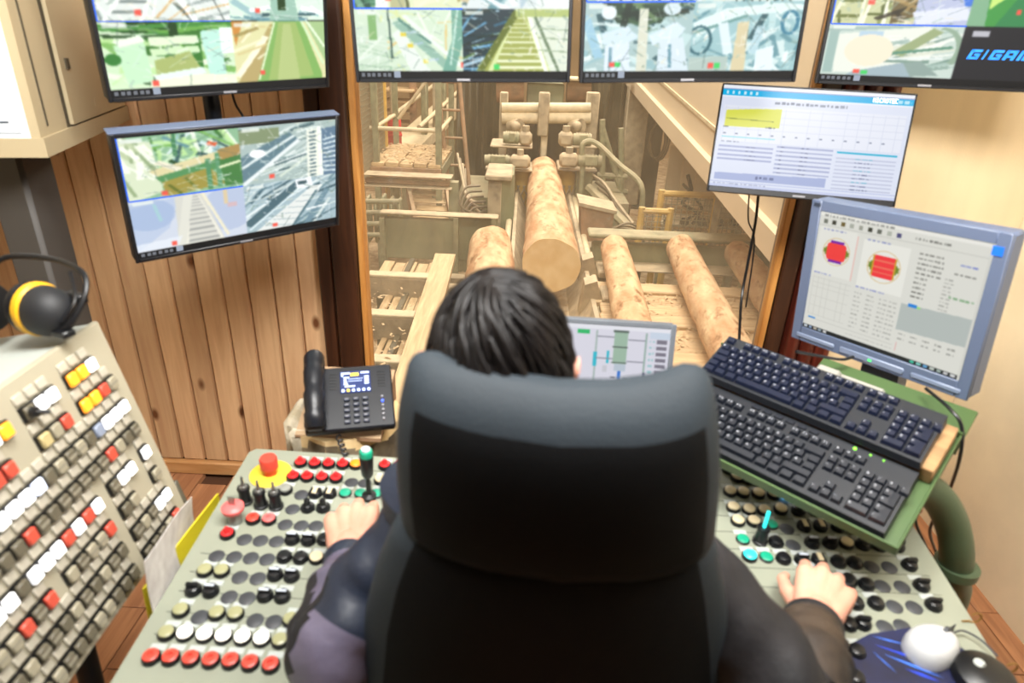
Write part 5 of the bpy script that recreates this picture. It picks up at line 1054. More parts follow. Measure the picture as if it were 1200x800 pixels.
# ear defenders on the board
e0 = at(50, 363, z=1.2505)
te = thing('ear_defenders', 'black ear defenders with a yellow band on top of the button board', 'ear defenders', e0, (0, 0, R(-20))); te.scale = (1.13, 1.13, 1.13)
M_yband = mat('yellow_band', 'e0a818', .45)
def cup(mirror, off):
    X = Matrix.Translation(Vector(off))@Matrix.Rotation(R(90), 4, 'Y')@Matrix.Diagonal((1.0, .92, -1.0 if mirror else 1.0, 1))
    c = part('ear_cup', MB().lathe([(.037, -.004), (.038, .006), (.036, .022), (.029, .037), (.018, .045), (.006, .048)], 26, T=X), M_blackm, te)
    part('ring', MB().lathe([(.037, -.014), (.0405, -.012), (.0405, -.003), (.037, .001)], 26, T=X), M_yband, c); part('cushion', MB().lathe([(.028, -.034), (.037, -.031), (.040, -.022), (.036, -.013)], 26, T=X), M_black, c); return c
cup(False, (0, 0, 0)); cup(True, (-.115, -.02, -.006))
part('headband', MB().tube(spline([(-.115, .0, .03), (-.10, .03, .055), (-.03, .05, .058), (.035, .045, .052), (.058, .03, .03), (.056, .0, -.008), (.042, -.01, -.02)], 6), .0045, 8), M_black, te)
part('wire_yoke', MB().tube(spline([(.02, .04, .048), (.052, .015, .02), (.048, -.01, -.006)], 6), .003, 6).box((.02, .02, .008), (.055, .035, .024), ch=.003).box((.03, -.02, -.028), (.06, .0, -.018), ch=.002), M_black, te)

# ---------------------------------------------------------------- beige wall cabinet at upper left
M_cab = mat('cabinet_beige_enamel', 'b9a988', .5, var=.03, vscale=4); M_gap = mat('dark_gap', '4a4232', .7)
c0 = at(50, 178, Y=1.5); c1 = at(148, 140, Y=2.12)
t = thing('wall_cabinet', 'beige metal wall cabinet with a diagram sheet on its front', 'cabinet', (c0.x, c0.y, c0.z))
H_ = .9; zb = c0.z
dv = Vector((c1.x-c0.x, c1.y-c0.y, 0)); L_ = dv.length; dv /= L_; ou = Vector((dv.y, -dv.x, 0)); ou = ou if ou.x > 0 else -ou
def cq(s0, s1, z0, z1, o0, o1): # slab on the door face
    q = lambda s, o: c0+dv*s+ou*o
    mb = MB(); f = lambda z: [(*(q(s0, o0).xy), z), (*(q(s1, o0).xy), z), (*(q(s1, o1).xy), z), (*(q(s0, o1).xy), z)]
    return mb.hexa(f(z0), f(z1))
part('body', cq(0, L_, zb, zb+H_, -.75, -.012), M_cab, t, world=True)
part('door_frame', cq(0, .16, zb, zb+H_, -.012, .004), M_cab, t, world=True)
part('door', cq(.185, L_-.02, zb+.035, zb+H_, -.006, .012), M_cab, t, world=True)
part('hinge', cq(.165, .182, zb+.03, zb+H_, -.006, .004), M_gap, t, world=True)
part('groove', cq(.045, .052, zb+.05, zb+H_, .004, .006), M_gap, t, world=True)
part('lock', cq(.215, .235, zb+.16, zb+.185, .012, .016), M_gap, t, world=True); part('screw', cq(.36, .375, zb+.06, zb+.08, .012, .013), M_cab, t, world=True)
part('bottom_lip', cq(-.004, L_+.004, zb-.012, zb+.03, -.75, .010), M_cab, t, world=True)
fr = Vector((-ou.x, -ou.y, 0)); fw = -dv
def fq(s0, s1, z0, z1, o0, o1):
    q = lambda s, o: c0+fr*s+fw*o; f = lambda z: [(*(q(s0, o0).xy), z), (*(q(s1, o0).xy), z), (*(q(s1, o1).xy), z), (*(q(s0, o1).xy), z)]
    return MB().hexa(f(z0), f(z1))
M_sheet = mat('white_sheet', 'dfe6ee', .6); M_ink = mat('dark_ink', '2f3a48', .6)
sh = part('diagram_sheet', fq(.015, .42, zb+.028, zb+.8, .001, .003), M_sheet, t, world=True)
ink = MB()
for i in range(8):
    f = fq(0, .01, 0, .01, .003, .0036); z = zb+.115+.042*i; s = .075+.001*i; n0 = .0028
    q = lambda s_, z_: Vector((*(c0+fr*s_+fw*.0036).xy, z_))
    ink.add([q(s, z), q(s+.035, z+.030), q(s+.037, z+.027), q(s+.002, z-.003)], [(0, 1, 2, 3)])
ink.add([q(.05, zb+.062), q(.09, zb+.062), q(.09, zb+.066), q(.05, zb+.066)], [(0, 1, 2, 3)]); ink.add([q(.03, zb+.040), q(.12, zb+.040), q(.12, zb+.0415), q(.03, zb+.0415)], [(0, 1, 2, 3)])
for i in range(3): ink.add([q(.128, zb+.05+.012*i), q(.16, zb+.05+.012*i), q(.16, zb+.058+.012*i), q(.128, zb+.058+.012*i)], [(0, 1, 2, 3)])
o = part('diagram_lines', ink, M_ink, t, world=True)
# dark post under the cabinet
tag(part('cabinet_post', MB().box((at(18, 270, Y=1.65).x, 1.60, 0), (at(62, 270, Y=1.65).x, 1.72, zb-.015), ch=.01), mat('dark_grey_post', '4a4642', .6)), 'dark grey post under the beige cabinet', 'post')
# pole carrying the two left screens, and the rail of the overhead screens
t = thing('monitor_pole', 'dark steel pole behind the two left camera monitors', 'pole', (-.825, 1.815, 0))
part('tube', MB().cyl((0, 0, 1.24), (0, 0, 2.488), .021, n=18), mat('blue_black_steel', '20242e', .35, metal=.4), t); part('ceiling_plate', MB().box((-.1, -.1, 2.488), (.1, .1, 2.5), ch=.003), M_blackm, t)
for z in (1.32, 1.70): part('arm', MB().box((-.03, -.03, z-.03), (.03, .03, z+.03), ch=.005), M_blackm, t)
t = thing('ceiling_rail', 'black ceiling rail carrying the overhead camera monitors', 'rail', (.4, 2.03, 2.3))
part('bar', MB().box((-.75, -.02, -.02), (.95, .02, .02), ch=.004), M_blackm, t)
for x, z in ((-.56, 1.73), (0, 1.76), (.64, 1.75)): part('drop_arm', MB().box((x-.02, -.01, z-2.36), (x+.02, .01, .0), ch=.004), M_blackm, t)
for x in (-.6, .8): part('hanger', MB().cyl((x, 0, .02), (x, 0, .2), .016), M_blackm, t)
def cable(label, pts, r=.0035, m=None): return tag(part('cable', MB().tube(spline(pts, 8), r, 6), m or M_black), label, 'cable')
cable('thin black cable behind the two left camera monitors', [at(270, 100, Y=1.8), at(276, 122, Y=1.85), at(290, 150, Y=1.84), at(300, 215, Y=1.9)])
cable('black cable hanging down the window below the white table screen', [at(889, 225, Y=2.05), at(885, 262, Y=2.08), at(876, 310, Y=2.08), at(869, 350, Y=2.05), at(866, 402, Y=1.9)], .0045)
cable('thinner cable hanging straight behind the white table screen', [at(878, 225, Y=2.10), at(877, 258, Y=2.11), at(884, 285, Y=2.11), at(874, 360, Y=2.1)], .0025)

# ---------------------------------------------------------------- desk phone on a tree stump
M_ph = mat('phone_black_plastic', '0f121a', .4)
t = thing('desk_phone', 'black desk phone with a lit display on the stump', 'phone', (-.3766, 1.3172, .9104), (R(-59.1), 0, R(14.4)))
part('base', MB().box((-.1, 0, -.085), (.1, .022, .082), ch=.004), M_ph, t)
h = part('handset', MB().tube(spline([(-.076, -.022, -.082), (-.076, -.036, -.05), (-.076, -.040, .0), (-.076, -.036, .06), (-.076, -.022, .102)], 5), [.020, .021, .023, .023, .024]*4+[.021], 14).box((-.1, -.03, .062), (-.053, .0, .105), ch=.01).box((-.1, -.03, -.088), (-.053, .0, -.05), ch=.01), M_ph, t)
d = part('display', MB().box((-.020, -.003, .008), (.050, .001, .066), ch=.001), mat('phone_display_blue', '1c2a55', .3, emit='24387a', estr=.5), t)
M_pt = mat('phone_display_text', 'c8d8ff', .4, emit='b8ccff', estr=.9); M_py = mat('phone_display_yellow', 'e8c840', .4, emit='e8c840', estr=.9)
m = MB(); mm = lambda x0, z0, x1, z1: m.box((x0, -.0036, z0), (x1, -.003, z1))
mm(-.017, .058, .003, .062); mm(.028, .058, .047, .062); mm(-.017, .052, -.013, .06)
for i in range(4): mm(.036, .029+i*.006, .046, .0325+i*.006); mm(-.012, .029+i*.006, [-.002, -.004, -.005, .001][i], .032+i*.006)
mm(-.010, .023, .014, .026); mm(-.001, .044, .032, .045); mm(-.001, .038, .030, .039)
part('display_text', m, M_pt, d)
part('display_banner', MB().box((.004, -.0038, .052), (.023, -.003, .060)), M_py, d)
for i in range(6):
    part('soft_key', MB().cyl((-.014+i*.0118, -.001, .013), (-.014+i*.0118, -.0055, .013), .0036, n=12), M_py if i == 1 else M_pt, t)
for r_ in range(5):
    for c_ in range(3):
        k = part('key', MB().box((-.007+c_*.021-.007, -.006, -.010-r_*.0145-.0045), (-.007+c_*.021+.007, .0, -.010-r_*.0145+.0045), ch=.0015), mat('phone_key', '2c3140', .4) if not (r_ or c_) else k.data.materials[0], t)
        part('key_print', MB().box((-.007+c_*.021-.004, -.0066, -.010-r_*.0145-.001), (-.007+c_*.021+.003, -.0058, -.010-r_*.0145+.0015)), M_brandgrey, k)
for i in range(6): part('side_key', MB().cyl((.074, 0, -.008-i*.0115), (.074, -.0045, -.008-i*.0115), .003, n=10), M_brandgrey if i != 1 else M_led, t)
s = MB(); [s.box((.066, -.0012, .02+i*.008), (.084, .0, .023+i*.008)) for i in range(6)]; [s.box((-.045, -.0012, .02+i*.008), (-.028, .0, .023+i*.008)) for i in range(6)]
part('speaker_slots', s, M_black, t)
part('coiled_cord', MB().tube([(-.03+.006*math.cos(i*1.1)+.0006*i, .02+.0009*i, -.09-.0016*i+.006*math.sin(i*1.1)) for i in range(60)], .0022, 6), M_black, t)
M_bark = mat('weathered_bark', '9c8b70', .9, col2='4e4334', vscale=9, bump=1, bscale=14)
ps = Vector((-.40, 1.375, 0))
t = thing('tree_stump', 'pale barked tree stump carrying the desk phone', 'stump', ps)
n = 36; vs = []
for j in range(12):
    z = .805*j/11
    vs += [((.125+.012*math.sin(3*a+1)+.006*math.sin(11*a+z*9)+(.02*(1-j/11)))*math.cos(a), (.115+.01*math.sin(2*a)+.006*math.sin(13*a))*math.sin(a), z+(.012*math.sin(2*a) if j == 11 else 0)) for a in [6.2832*i/n for i in range(n)]]
part('trunk', MB().add(vs, [(j*n+i, j*n+(i+1) % n, (j+1)*n+(i+1) % n, (j+1)*n+i) for j in range(11) for i in range(n)]+[tuple(range(n))[::-1]]), M_bark, t)
part('cut_face', MB().prism([(x, y) for x, y, z in vs[-n:]], .79, .822), M_cut, t)
part('torn_fibres', MB().box((-.14, -.07, .70), (-.105, .05, .84), ch=.012).box((-.12, -.10, .76), (-.04, -.07, .83), ch=.012), mat('pale_fibre', 'd6cdb8', .9, col2='aa9c80', vscale=20, bump=.8, bscale=30), t)
part('wedge', MB().hexa([(-.1, -.1, .815), (.1, -.1, .815), (.1, .1, .815), (-.1, .1, .815)], [(-.1, -.1, .825), (.1, -.1, .825), (.1, .1, .90), (-.1, .1, .90)]), M_hbrown, t)

# ---------------------------------------------------------------- keyboards on a green tray
KBA = [R(a) for a in (-69, 1.6, -42)]; KP = Vector((.6043, 1.1609, 1.0668))
KM = Matrix.Translation(KP)@Euler(KBA, 'YXZ').to_matrix().to_4x4()
M_key = mat('key_black', '171b24', .38); M_keyb = mat('key_blue_black', '171d30', .3); M_kbd = mat('keyboard_shell', '1d2026', .45); M_leg = mat('key_legend', 'b8bcc4', .5)
KEYROWS = [[(0, 1, '')]+[(2+i+(.5*(i//4)), 1, 'F%d' % (i+1)) for i in range(12)]+[(15.25+i, 1, '*') for i in range(3)],
           [(i, 1, c) for i, c in enumerate('#1234567890/-')]+[(13, 2, '')]+[(15.25+i, 1, '+') for i in range(3)]+[(18.5+i, 1, c) for i, c in enumerate('#/*-')],
           [(0, 1.5, '')]+[(1.5+i, 1, c) for i, c in enumerate('QWERTZUIOPU+')]+[(13.75, 1.25, '')]+[(15.25+i, 1, '-') for i in range(3)]+[(18.5+i, 1, c) for i, c in enumerate('789')],
           [(0, 1.75, '')]+[(1.75+i, 1, c) for i, c in enumerate('ASDFGHJKLOA#')]+[(13.75, 1.25, '')]+[(18.5+i, 1, c) for i, c in enumerate('456')],
           [(0, 1.25, ''), (1.25, 1, '/')]+[(2.25+i, 1, c) for i, c in enumerate('YXCVBNM,.-')]+[(12.25, 2.75, '')]+[(16.25, 1, '+')]+[(18.5+i, 1, c) for i, c in enumerate('123')],
           [(0, 1.25, ''), (1.25, 1.25, ''), (2.5, 1.25, ''), (3.75, 6.25, ''), (10, 1.25, ''), (11.25, 1.25, ''), (12.5, 1.25, ''), (13.75, 1.25, '')]+[(15.25+i, 1, '-') for i in range(3)]+[(18.5, 2, '0'), (20.5, 1, ',')]]
_km = {}
def key_mesh(w_, ch, m, U, V):
    k = (w_, ch, m.name)
    if k in _km: return _km[k]
    hw, hv, e = w_*U/2-.0009, V/2-.0009, .0028; mb = MB()
    mb.hexa([(-hw, -hv, 0), (hw, -hv, 0), (hw, hv, 0), (-hw, hv, 0)], [(-hw+e, -hv+e, .0075), (hw-e, -hv+e, .0075), (hw-e, hv-e*.7, .0085), (-hw+e, hv-e*.7, .0085)])
    x = -hw+e+.001
    for c in ch[:2]:
        g = GL.get(c)
        if g:
            q = .00068
            for i in range(35):
                if g[i] == '1': X, Y = x+(i % 5)*q, hv-e*.7-.0022-(i//5)*q; mb.add([(X, Y, .0088), (X+q, Y, .0088), (X+q, Y-q, .0088), (X, Y-q, .0088)], [(0, 1, 2, 3)], 1)
            x += .0048
    _km[k] = mb.mesh('key', [m, M_leg], smooth=False); return _km[k]
def keyboard(label, off, w_, h_, km, lip):
    """off: (x right, y out of the tray surface, z up the slope) measured in the frame of the back keyboard"""
    M_ = KM@Matrix.Translation(Vector((off[0], -off[1], off[2])))@Matrix.Rotation(R(90), 4, 'X')
    l, q, _ = M_.decompose(); t = thing('keyboard', label, 'keyboard', l, q.to_euler('YXZ'))
    part('shell', MB().hexa([(-w_/2, -h_/2, -.022), (w_/2, -h_/2, -.022), (w_/2, h_/2, -.022), (-w_/2, h_/2, -.022)], [(-w_/2+.002, -h_/2+.003, -.006), (w_/2-.002, -h_/2+.003, -.006), (w_/2-.002, h_/2-.002, .0), (-w_/2+.002, h_/2-.002, .0)]), M_kbd, t)
    U = (w_-.012)/22.0; V = (h_-.012-lip)/6.35; x0 = -w_/2+.006; yt = h_/2-lip*.8-.004
    for r_, row in enumerate(KEYROWS):
        y = yt-(r_+.5)*V-(.35*V if r_ else 0)
        z = -.0045+(.0035*(y/h_+.5))
        for (k, kw, ch) in row: link('key', key_mesh(kw, ch, km, U, V), t, (x0+(k+kw/2)*U, y, z))
    tall = MB().hexa([(-U/2+.001, -V+.001, 0), (U/2-.001, -V+.001, 0), (U/2-.001, V-.001, 0), (-U/2+.001, V-.001, 0)], [(-U/2+.003, -V+.003, .008), (U/2-.003, -V+.003, .008), (U/2-.003, V-.003, .0085), (-U/2+.003, V-.003, .0085)]).mesh('key', km)
    for r_ in (3, 5): link('key', tall, t, (x0+22.0*U-U*.5, yt-r_*V-.35*V, -.004))
    return t, M_
kb1, K1 = keyboard('black keyboard with bluish sheen on the wooden riser', (0, 0, 0), .445, .130, M_keyb, .004)
kb2, K2 = keyboard('black keyboard with green status lights at the front of the tray', (0.0, -.030, -.137), .45, .152, M_key, .022)
for i, x in enumerate((.115, .143, .166)):
    part('status_light', MB().cyl((x, .152/2-.010, -.001), (x, .152/2-.010, .0015), .0032 if i == 0 else .002, n=12), CAPS['a'] if False else mat('green_status_light', '80e040', .4, emit='90f040', estr=[1.3, .6, .2][i]), kb2)
for i in range(6): part('media_key', MB().box((-.09+i*.024, .152/2-.017, -.002), (-.072+i*.024, .152/2-.007, .003), ch=.0012), M_key, kb2)
part('maker_mark', MB().box((.10, .130/2-.011, -.001), (.125, .130/2-.006, .0008)), M_brandgrey, kb1)
part('status_light', MB().cyl((.093, .130/2-.007, -.001), (.093, .130/2-.007, .0015), .002, n=10), CAPS['g'], kb1)
tw = thing('wooden_riser', 'wooden board under the back keyboard', 'board', KP, KBA)
part('board', MB().box((-.2225, .023, -.056), (.243, .059, .066), ch=.002), wood('riser_wood', 'a8845a', '7d5f3f', axis=0), tw)
M_tray = mat('green_tray_paint', '465e34', .45, var=.06, vscale=6)
ty = thing('keyboard_tray', 'green sheet metal tray carrying both keyboards', 'tray', KP, KBA)
part('floor_sheet', MB().box((-.25, .060, -.216), (.25, .064, .076)), M_tray, ty)
part('front_lip', MB().box((-.25, .042, -.222), (.25, .066, -.217), ch=.001), M_tray, ty); part('right_lip', MB().box((.246, .050, -.22), (.25, .066, .076), ch=.001), M_tray, ty)
part('back_lip', MB().box((-.25, .045, .076), (.25, .066, .08), ch=.001), M_tray, ty); part('desk_shelf', MB().box((-.06, .10, .08), (.25, .108, .20), ch=.002).box((-.06, .066, .076), (.25, .108, .08)), M_tray, ty)
# foot of the silver monitor: white flat base on the shelf
fb = m7.matrix_world if False else None
part('stand_foot', MB().box((-.03, .086, .09), (.09, .098, .16), ch=.006, T=KM).box((-.05, .07, .10), (.0, .088, .15), ch=.005, T=KM), mat('white_foot', '9c9a92', .5), m7, world=True)
# carrying arm
t = thing('bent_pipe_arm', 'thick green bent pipe carrying the keyboard tray', 'pipe', (at(1118, 660, d=1.33)))
M_pipe = mat('green_pipe_paint', '44543c', .4, var=.06, vscale=6)
pa = [KM@Vector((.15, .10, -.06)), at(1085, 572, d=1.30), at(1112, 605, d=1.33), at(1121, 645, d=1.36), at(1117, 675, d=1.40), at(1108, 720, d=1.47)]
pe = pa[-1]; pa.append(Vector((pe.x-.01, pe.y, .0)))
part('pipe', MB().tube(spline(pa, 8), .032, 18), M_pipe, t, world=True)
q = at(1120, 664, d=1.385); part('collar', MB().lathe([(.034, -.012), (.043, -.010), (.043, .010), (.034, .012)], 24, T=Matrix.Translation(q)), M_pipe, t, world=True)
part('foot_plate', MB().box((pe.x-.1, pe.y-.09, 0), (pe.x+.08, pe.y+.09, .012)), M_pipe, t, world=True)
cable('black cable looping from the green tray past the pipe', [at(1085, 455, d=1.35), at(1112, 478, d=1.28), at(1127, 500, d=1.26), at(1124, 540, d=1.28), at(1108, 585, d=1.42), at(1090, 620, d=1.5), at(1098, 650, d=1.6)])
cable('black cable hanging behind the green pipe', [at(1078, 575, d=1.45), at(1073, 610, d=1.5), at(1086, 645, d=1.55), at(1092, 690, d=1.6)])
cable('black cables bundled at the foot of the silver monitor', [at(933, 412, d=1.42), at(955, 416, d=1.44), at(985, 421, d=1.44), at(1000, 418, d=1.45)])

# ---------------------------------------------------------------- mouse, mat, dark puck
mp = RT@Vector((*on_plane(RT, 1040, 770).xy, 0))
ax = lambda px, py: on_plane(RT, px, py).xy
t = thing('mouse_mat', 'dark blue mouse mat with light blue streaks on the right console', 'mouse mat', RT.to_translation(), RT.to_euler('YXZ'))
pts = [ax(992, 758), ax(1018, 744), ax(1065, 737), ax(1098, 742), ax(1128, 762), ax(1160, 790), ax(1180, 830), ax(1100, 860), ax(1020, 840), ax(1000, 800)]
part('pad', MB().prism([tuple(p) for p in pts], .001, .004), mat('mat_dark_blue', '1c2452', .5, col2='15162c', vscale=9), t)
M_str = mat('streak_print', '3f74e0', .5); M_str2 = mat('streak_print_deep', '2040c8', .5)
for i, (a, b, w_) in enumerate([((1022, 747), (1060, 757), .003), ((1025, 757), (1085, 778), .004), ((1035, 768), (1105, 796), .005), ((1060, 785), (1100, 800), .006), ((1022, 765), (1050, 790), .002)]):
    a, b = ax(*a), ax(*b); d = (b-a).normalized(); nrm = Vector((-d.y, d.x))*w_/2
    part('streak', MB().prism([tuple(a), tuple((a+b)/2+nrm), tuple(b), tuple((a+b)/2-nrm)], .004, .0043), [M_str, M_str2][i % 2], t, smooth=False)
mo = RT@Vector((*ax(1090, 762), .0045))
t = thing('computer_mouse', 'white computer mouse on the dark blue mat', 'mouse', mo, (R(4.2), 0, R(-62)))
nu, nv = 26, 12; vs = []
for j in range(nv+1):
    v_ = j/nv; 
    for i in range(nu):
        a = 6.2832*i/nu; k = math.cos(v_*math.pi/2)**.55
        lx = .036*(1-.13*math.sin(a))*math.cos(a)*(abs(math.cos(a))**-.12 if abs(math.cos(a)) > .05 else 1); ly = .052*math.sin(a)
        vs.append((lx*k, ly*k-.002*v_, .036*math.sin(v_*math.pi/2)*(1-.25*(ly*k/.05))))
part('shell', MB().add(vs, [(j*nu+i, j*nu+(i+1) % nu, (j+1)*nu+(i+1) % nu, (j+1)*nu+i) for j in range(nv) for i in range(nu)]+[tuple(range(nu))[::-1]]), mat('mouse_white', 'c4c6c8', .3), t)
part('button_seam', MB().box((-.0006, .01, .012), (.0006, .052, .0302)), M_plug, t); part('wheel', MB().cyl((-.003, .028, .026), (.003, .028, .026), .009, n=14), M_plug, t)
part('maker_mark', MB().box((-.008, -.012, .0345), (.008, -.0095, .0372)), M_brandgrey, t)
part('cord', MB().tube(spline([(0, .05, .008), (.005, .075, .006), (.03, .085, .004), (.06, .08, .002)], 5), .0018, 6), M_plug, t)
cc = RT@Vector((*ax(1150, 800), .0045))
t = thing('black_puck', 'black rounded device with a pale emblem in the right bottom corner', 'device', cc, (R(4.2), 0, 0))
part('shell', MB().lathe([(.045, 0), (.047, .006), (.043, .018), (.030, .026), (.01, .029)], 28), M_black, t)
part('emblem', MB().lathe([(.009, .0285), (.008, .0300)], 18, T=Matrix.Translation((-.008, .012, -.001))), M_lab, t)
# ---------------------------------------------------------------- shelf for the low monitor
t = thing('middle_shelf', 'narrow dark shelf between the consoles carrying the low monitor', 'shelf', (.16, 1.33, .70))
part('board', MB().box((-.17, -.10, .0), (.19, .13, .022), ch=.003), M_blackm, t)
for x in (-.14, .16): part('leg', MB().box((x-.015, .08, -.70), (x+.015, .11, 0)), M_blackm, t)
# ---------------------------------------------------------------- operator chair
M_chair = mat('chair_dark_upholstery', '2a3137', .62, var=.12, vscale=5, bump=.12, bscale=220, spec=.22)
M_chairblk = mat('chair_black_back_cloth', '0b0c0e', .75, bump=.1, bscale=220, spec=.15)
M_chairb = mat('chair_black_shell', '1c1e20', .6)
CX = .04
ch = thing('operator_chair', 'high backed dark grey operator chair seen from behind', 'chair', (CX, .85, 0))
def loft(rows, n=44, ex=3.2, top=None, rear=None):
    """rows: (xl, xr, y, z, half thickness)"""
    V = []; m = len(rows)
    for (xl, xr, y, z, th) in rows:
        cx, hw = (xl+xr)/2, (xr-xl)/2
        for i in range(n):
            a = 2*math.pi*i/n; c, s = math.cos(a), math.sin(a)
            x = hw*math.copysign(abs(c)**(2/ex), c); yy = th*math.copysign(abs(s)**(2/2.6), s)
            # the back shell curves round the sitter
            V.append((cx+x, y+yy+.035*(x/hw)**2*min(1, hw/.12), z+(top(x/hw) if top else 0)))
    F = [(j*n+i, j*n+(i+1) % n, (j+1)*n+(i+1) % n, (j+1)*n+i) for j in range(m-1) for i in range(n)]
    F += [tuple(range(n))[::-1], tuple(range((m-1)*n, m*n))]
    mb = MB().add(V, F); lim = rear or 0
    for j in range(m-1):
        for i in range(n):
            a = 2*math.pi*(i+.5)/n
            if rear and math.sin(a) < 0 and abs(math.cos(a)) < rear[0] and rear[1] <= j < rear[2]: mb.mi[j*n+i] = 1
    return mb
def crow(py, pl, pr, Y, th): a, b = at(pl, py, Y=Y), at(pr, py, Y=Y); return (a.x, b.x, Y, (a.z+b.z)/2, th)
up = [crow(660, 488, 832, 0.6, 0.022), crow(654, 472, 840, 0.6, 0.04), crow(637, 466, 845, 0.6, 0.05), crow(597, 461, 849, 0.595, 0.052), crow(555, 460, 851, 0.593, 0.052), crow(520, 461, 850, 0.593, 0.05), crow(495, 465, 848, 0.594, 0.045), crow(478, 469, 845, 0.596, 0.038), crow(465, 472, 842, 0.598, 0.03), crow(456, 477, 836, 0.6, 0.021), crow(450, 486, 827, 0.6, 0.013), crow(448, 503, 810, 0.6, 0.005)]
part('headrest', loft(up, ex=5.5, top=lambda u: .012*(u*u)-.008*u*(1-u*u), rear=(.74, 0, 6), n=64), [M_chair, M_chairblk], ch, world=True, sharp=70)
lo = [crow(1120, 440, 850, .66, .03), crow(1100, 420, 868, .66, .05), crow(950, 414, 872, .65, .055), crow(800, 418, 868, .625, .055), crow(740, 424, 864, .615, .054), crow(690, 436, 858, .608, .05), crow(655, 450, 851, .603, .045), crow(640, 458, 846, .60, .038), crow(634, 476, 830, .60, .02)]
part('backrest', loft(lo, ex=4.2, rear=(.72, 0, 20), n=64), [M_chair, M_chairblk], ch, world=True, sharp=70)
part('seat', MB().box((-.24, -.22, .42), (.24, .27, .52), ch=.04), M_chair, ch)
part('seat_shell', MB().box((-.21, -.2, .385), (.21, .24, .42), ch=.01), M_chairb, ch)
part('back_bracket', MB().tube(spline([(0, -.1, .40), (0, -.24, .42), (0, -.23, .60), (0, -.21, .75)], 6), .028, 10), M_chairb, ch)
part('gas_column', MB().cyl((0, 0, .10), (0, 0, .39), .028, .024), M_steel, ch)
for i in range(5):
    a = 1.2566*i+.3; l = part('base_leg', MB().hexa([(.03*math.cos(a+1.57), .03*math.sin(a+1.57), .075), (-.03*math.cos(a+1.57), -.03*math.sin(a+1.57), .075), (.3*math.cos(a)-.015*math.cos(a+1.57), .3*math.sin(a)-.015*math.sin(a+1.57), .06), (.3*math.cos(a)+.015*math.cos(a+1.57), .3*math.sin(a)+.015*math.sin(a+1.57), .06)], [(.03*math.cos(a+1.57), .03*math.sin(a+1.57), .12), (-.03*math.cos(a+1.57), -.03*math.sin(a+1.57), .12), (.3*math.cos(a)-.015*math.cos(a+1.57), .3*math.sin(a)-.015*math.sin(a+1.57), .085), (.3*math.cos(a)+.015*math.cos(a+1.57), .3*math.sin(a)+.015*math.sin(a+1.57), .085)]), M_chairb, ch)
    part('caster', MB().cyl((.29*math.cos(a)-.02*math.sin(a), .29*math.sin(a)+.02*math.cos(a), .03), (.29*math.cos(a)+.02*math.sin(a), .29*math.sin(a)-.02*math.cos(a), .03), .03, n=16), M_black, l)

# ---------------------------------------------------------------- the operator
M_skin = mat('skin', 'dfa68e', .5, col2='d48f78', vscale=9, bump=.1, bscale=120)
M_skin.node_tree.nodes['Principled BSDF'].inputs['Subsurface Weight'].default_value = .15
M_skin.node_tree.nodes['Principled BSDF'].inputs['Subsurface Radius'].default_value = (.02, .008, .005)
M_hair = mat('dark_brown_hair', '0d0a0a', .42, col2='191412', vscale=30, stretch=(1, .2, .2), spec=.22)
M_jgrey = mat('jacket_grey', '625c70', .5, var=.2, vscale=7, bump=.4, bscale=24)
M_jnavy = mat('jacket_navy', '1d2536', .55, var=.2, vscale=7, bump=.4, bscale=24)
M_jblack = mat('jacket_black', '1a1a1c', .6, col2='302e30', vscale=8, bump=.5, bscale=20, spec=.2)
M_jcamo = mat('jacket_dark_brown', '463a30', .6, col2='1a1819', vscale=12, bump=.5, bscale=24, spec=.25)
M_trou = mat('trousers_dark', '23262c', .7)
M_shoe = mat('work_shoe', '2a2420', .6)
HC = at(585, 440, d=.80)
NK = Vector((HC.x+.002, HC.y+.005, HC.z-.15)); SH = NK.z-.10
LS, RS = Vector((-.145, .770, SH-.03)), Vector((.195, .755, SH-.01))
LE, RE = at(392, 765, z=.865), at(930, 838, z=.865)
LW, RW = at(409, 645, z=.865), at(955, 724, z=.865)
LD = (at(412, 600, z=.86)-LW).normalized(); RD = (at(972, 672, z=.86)-RW).normalized()
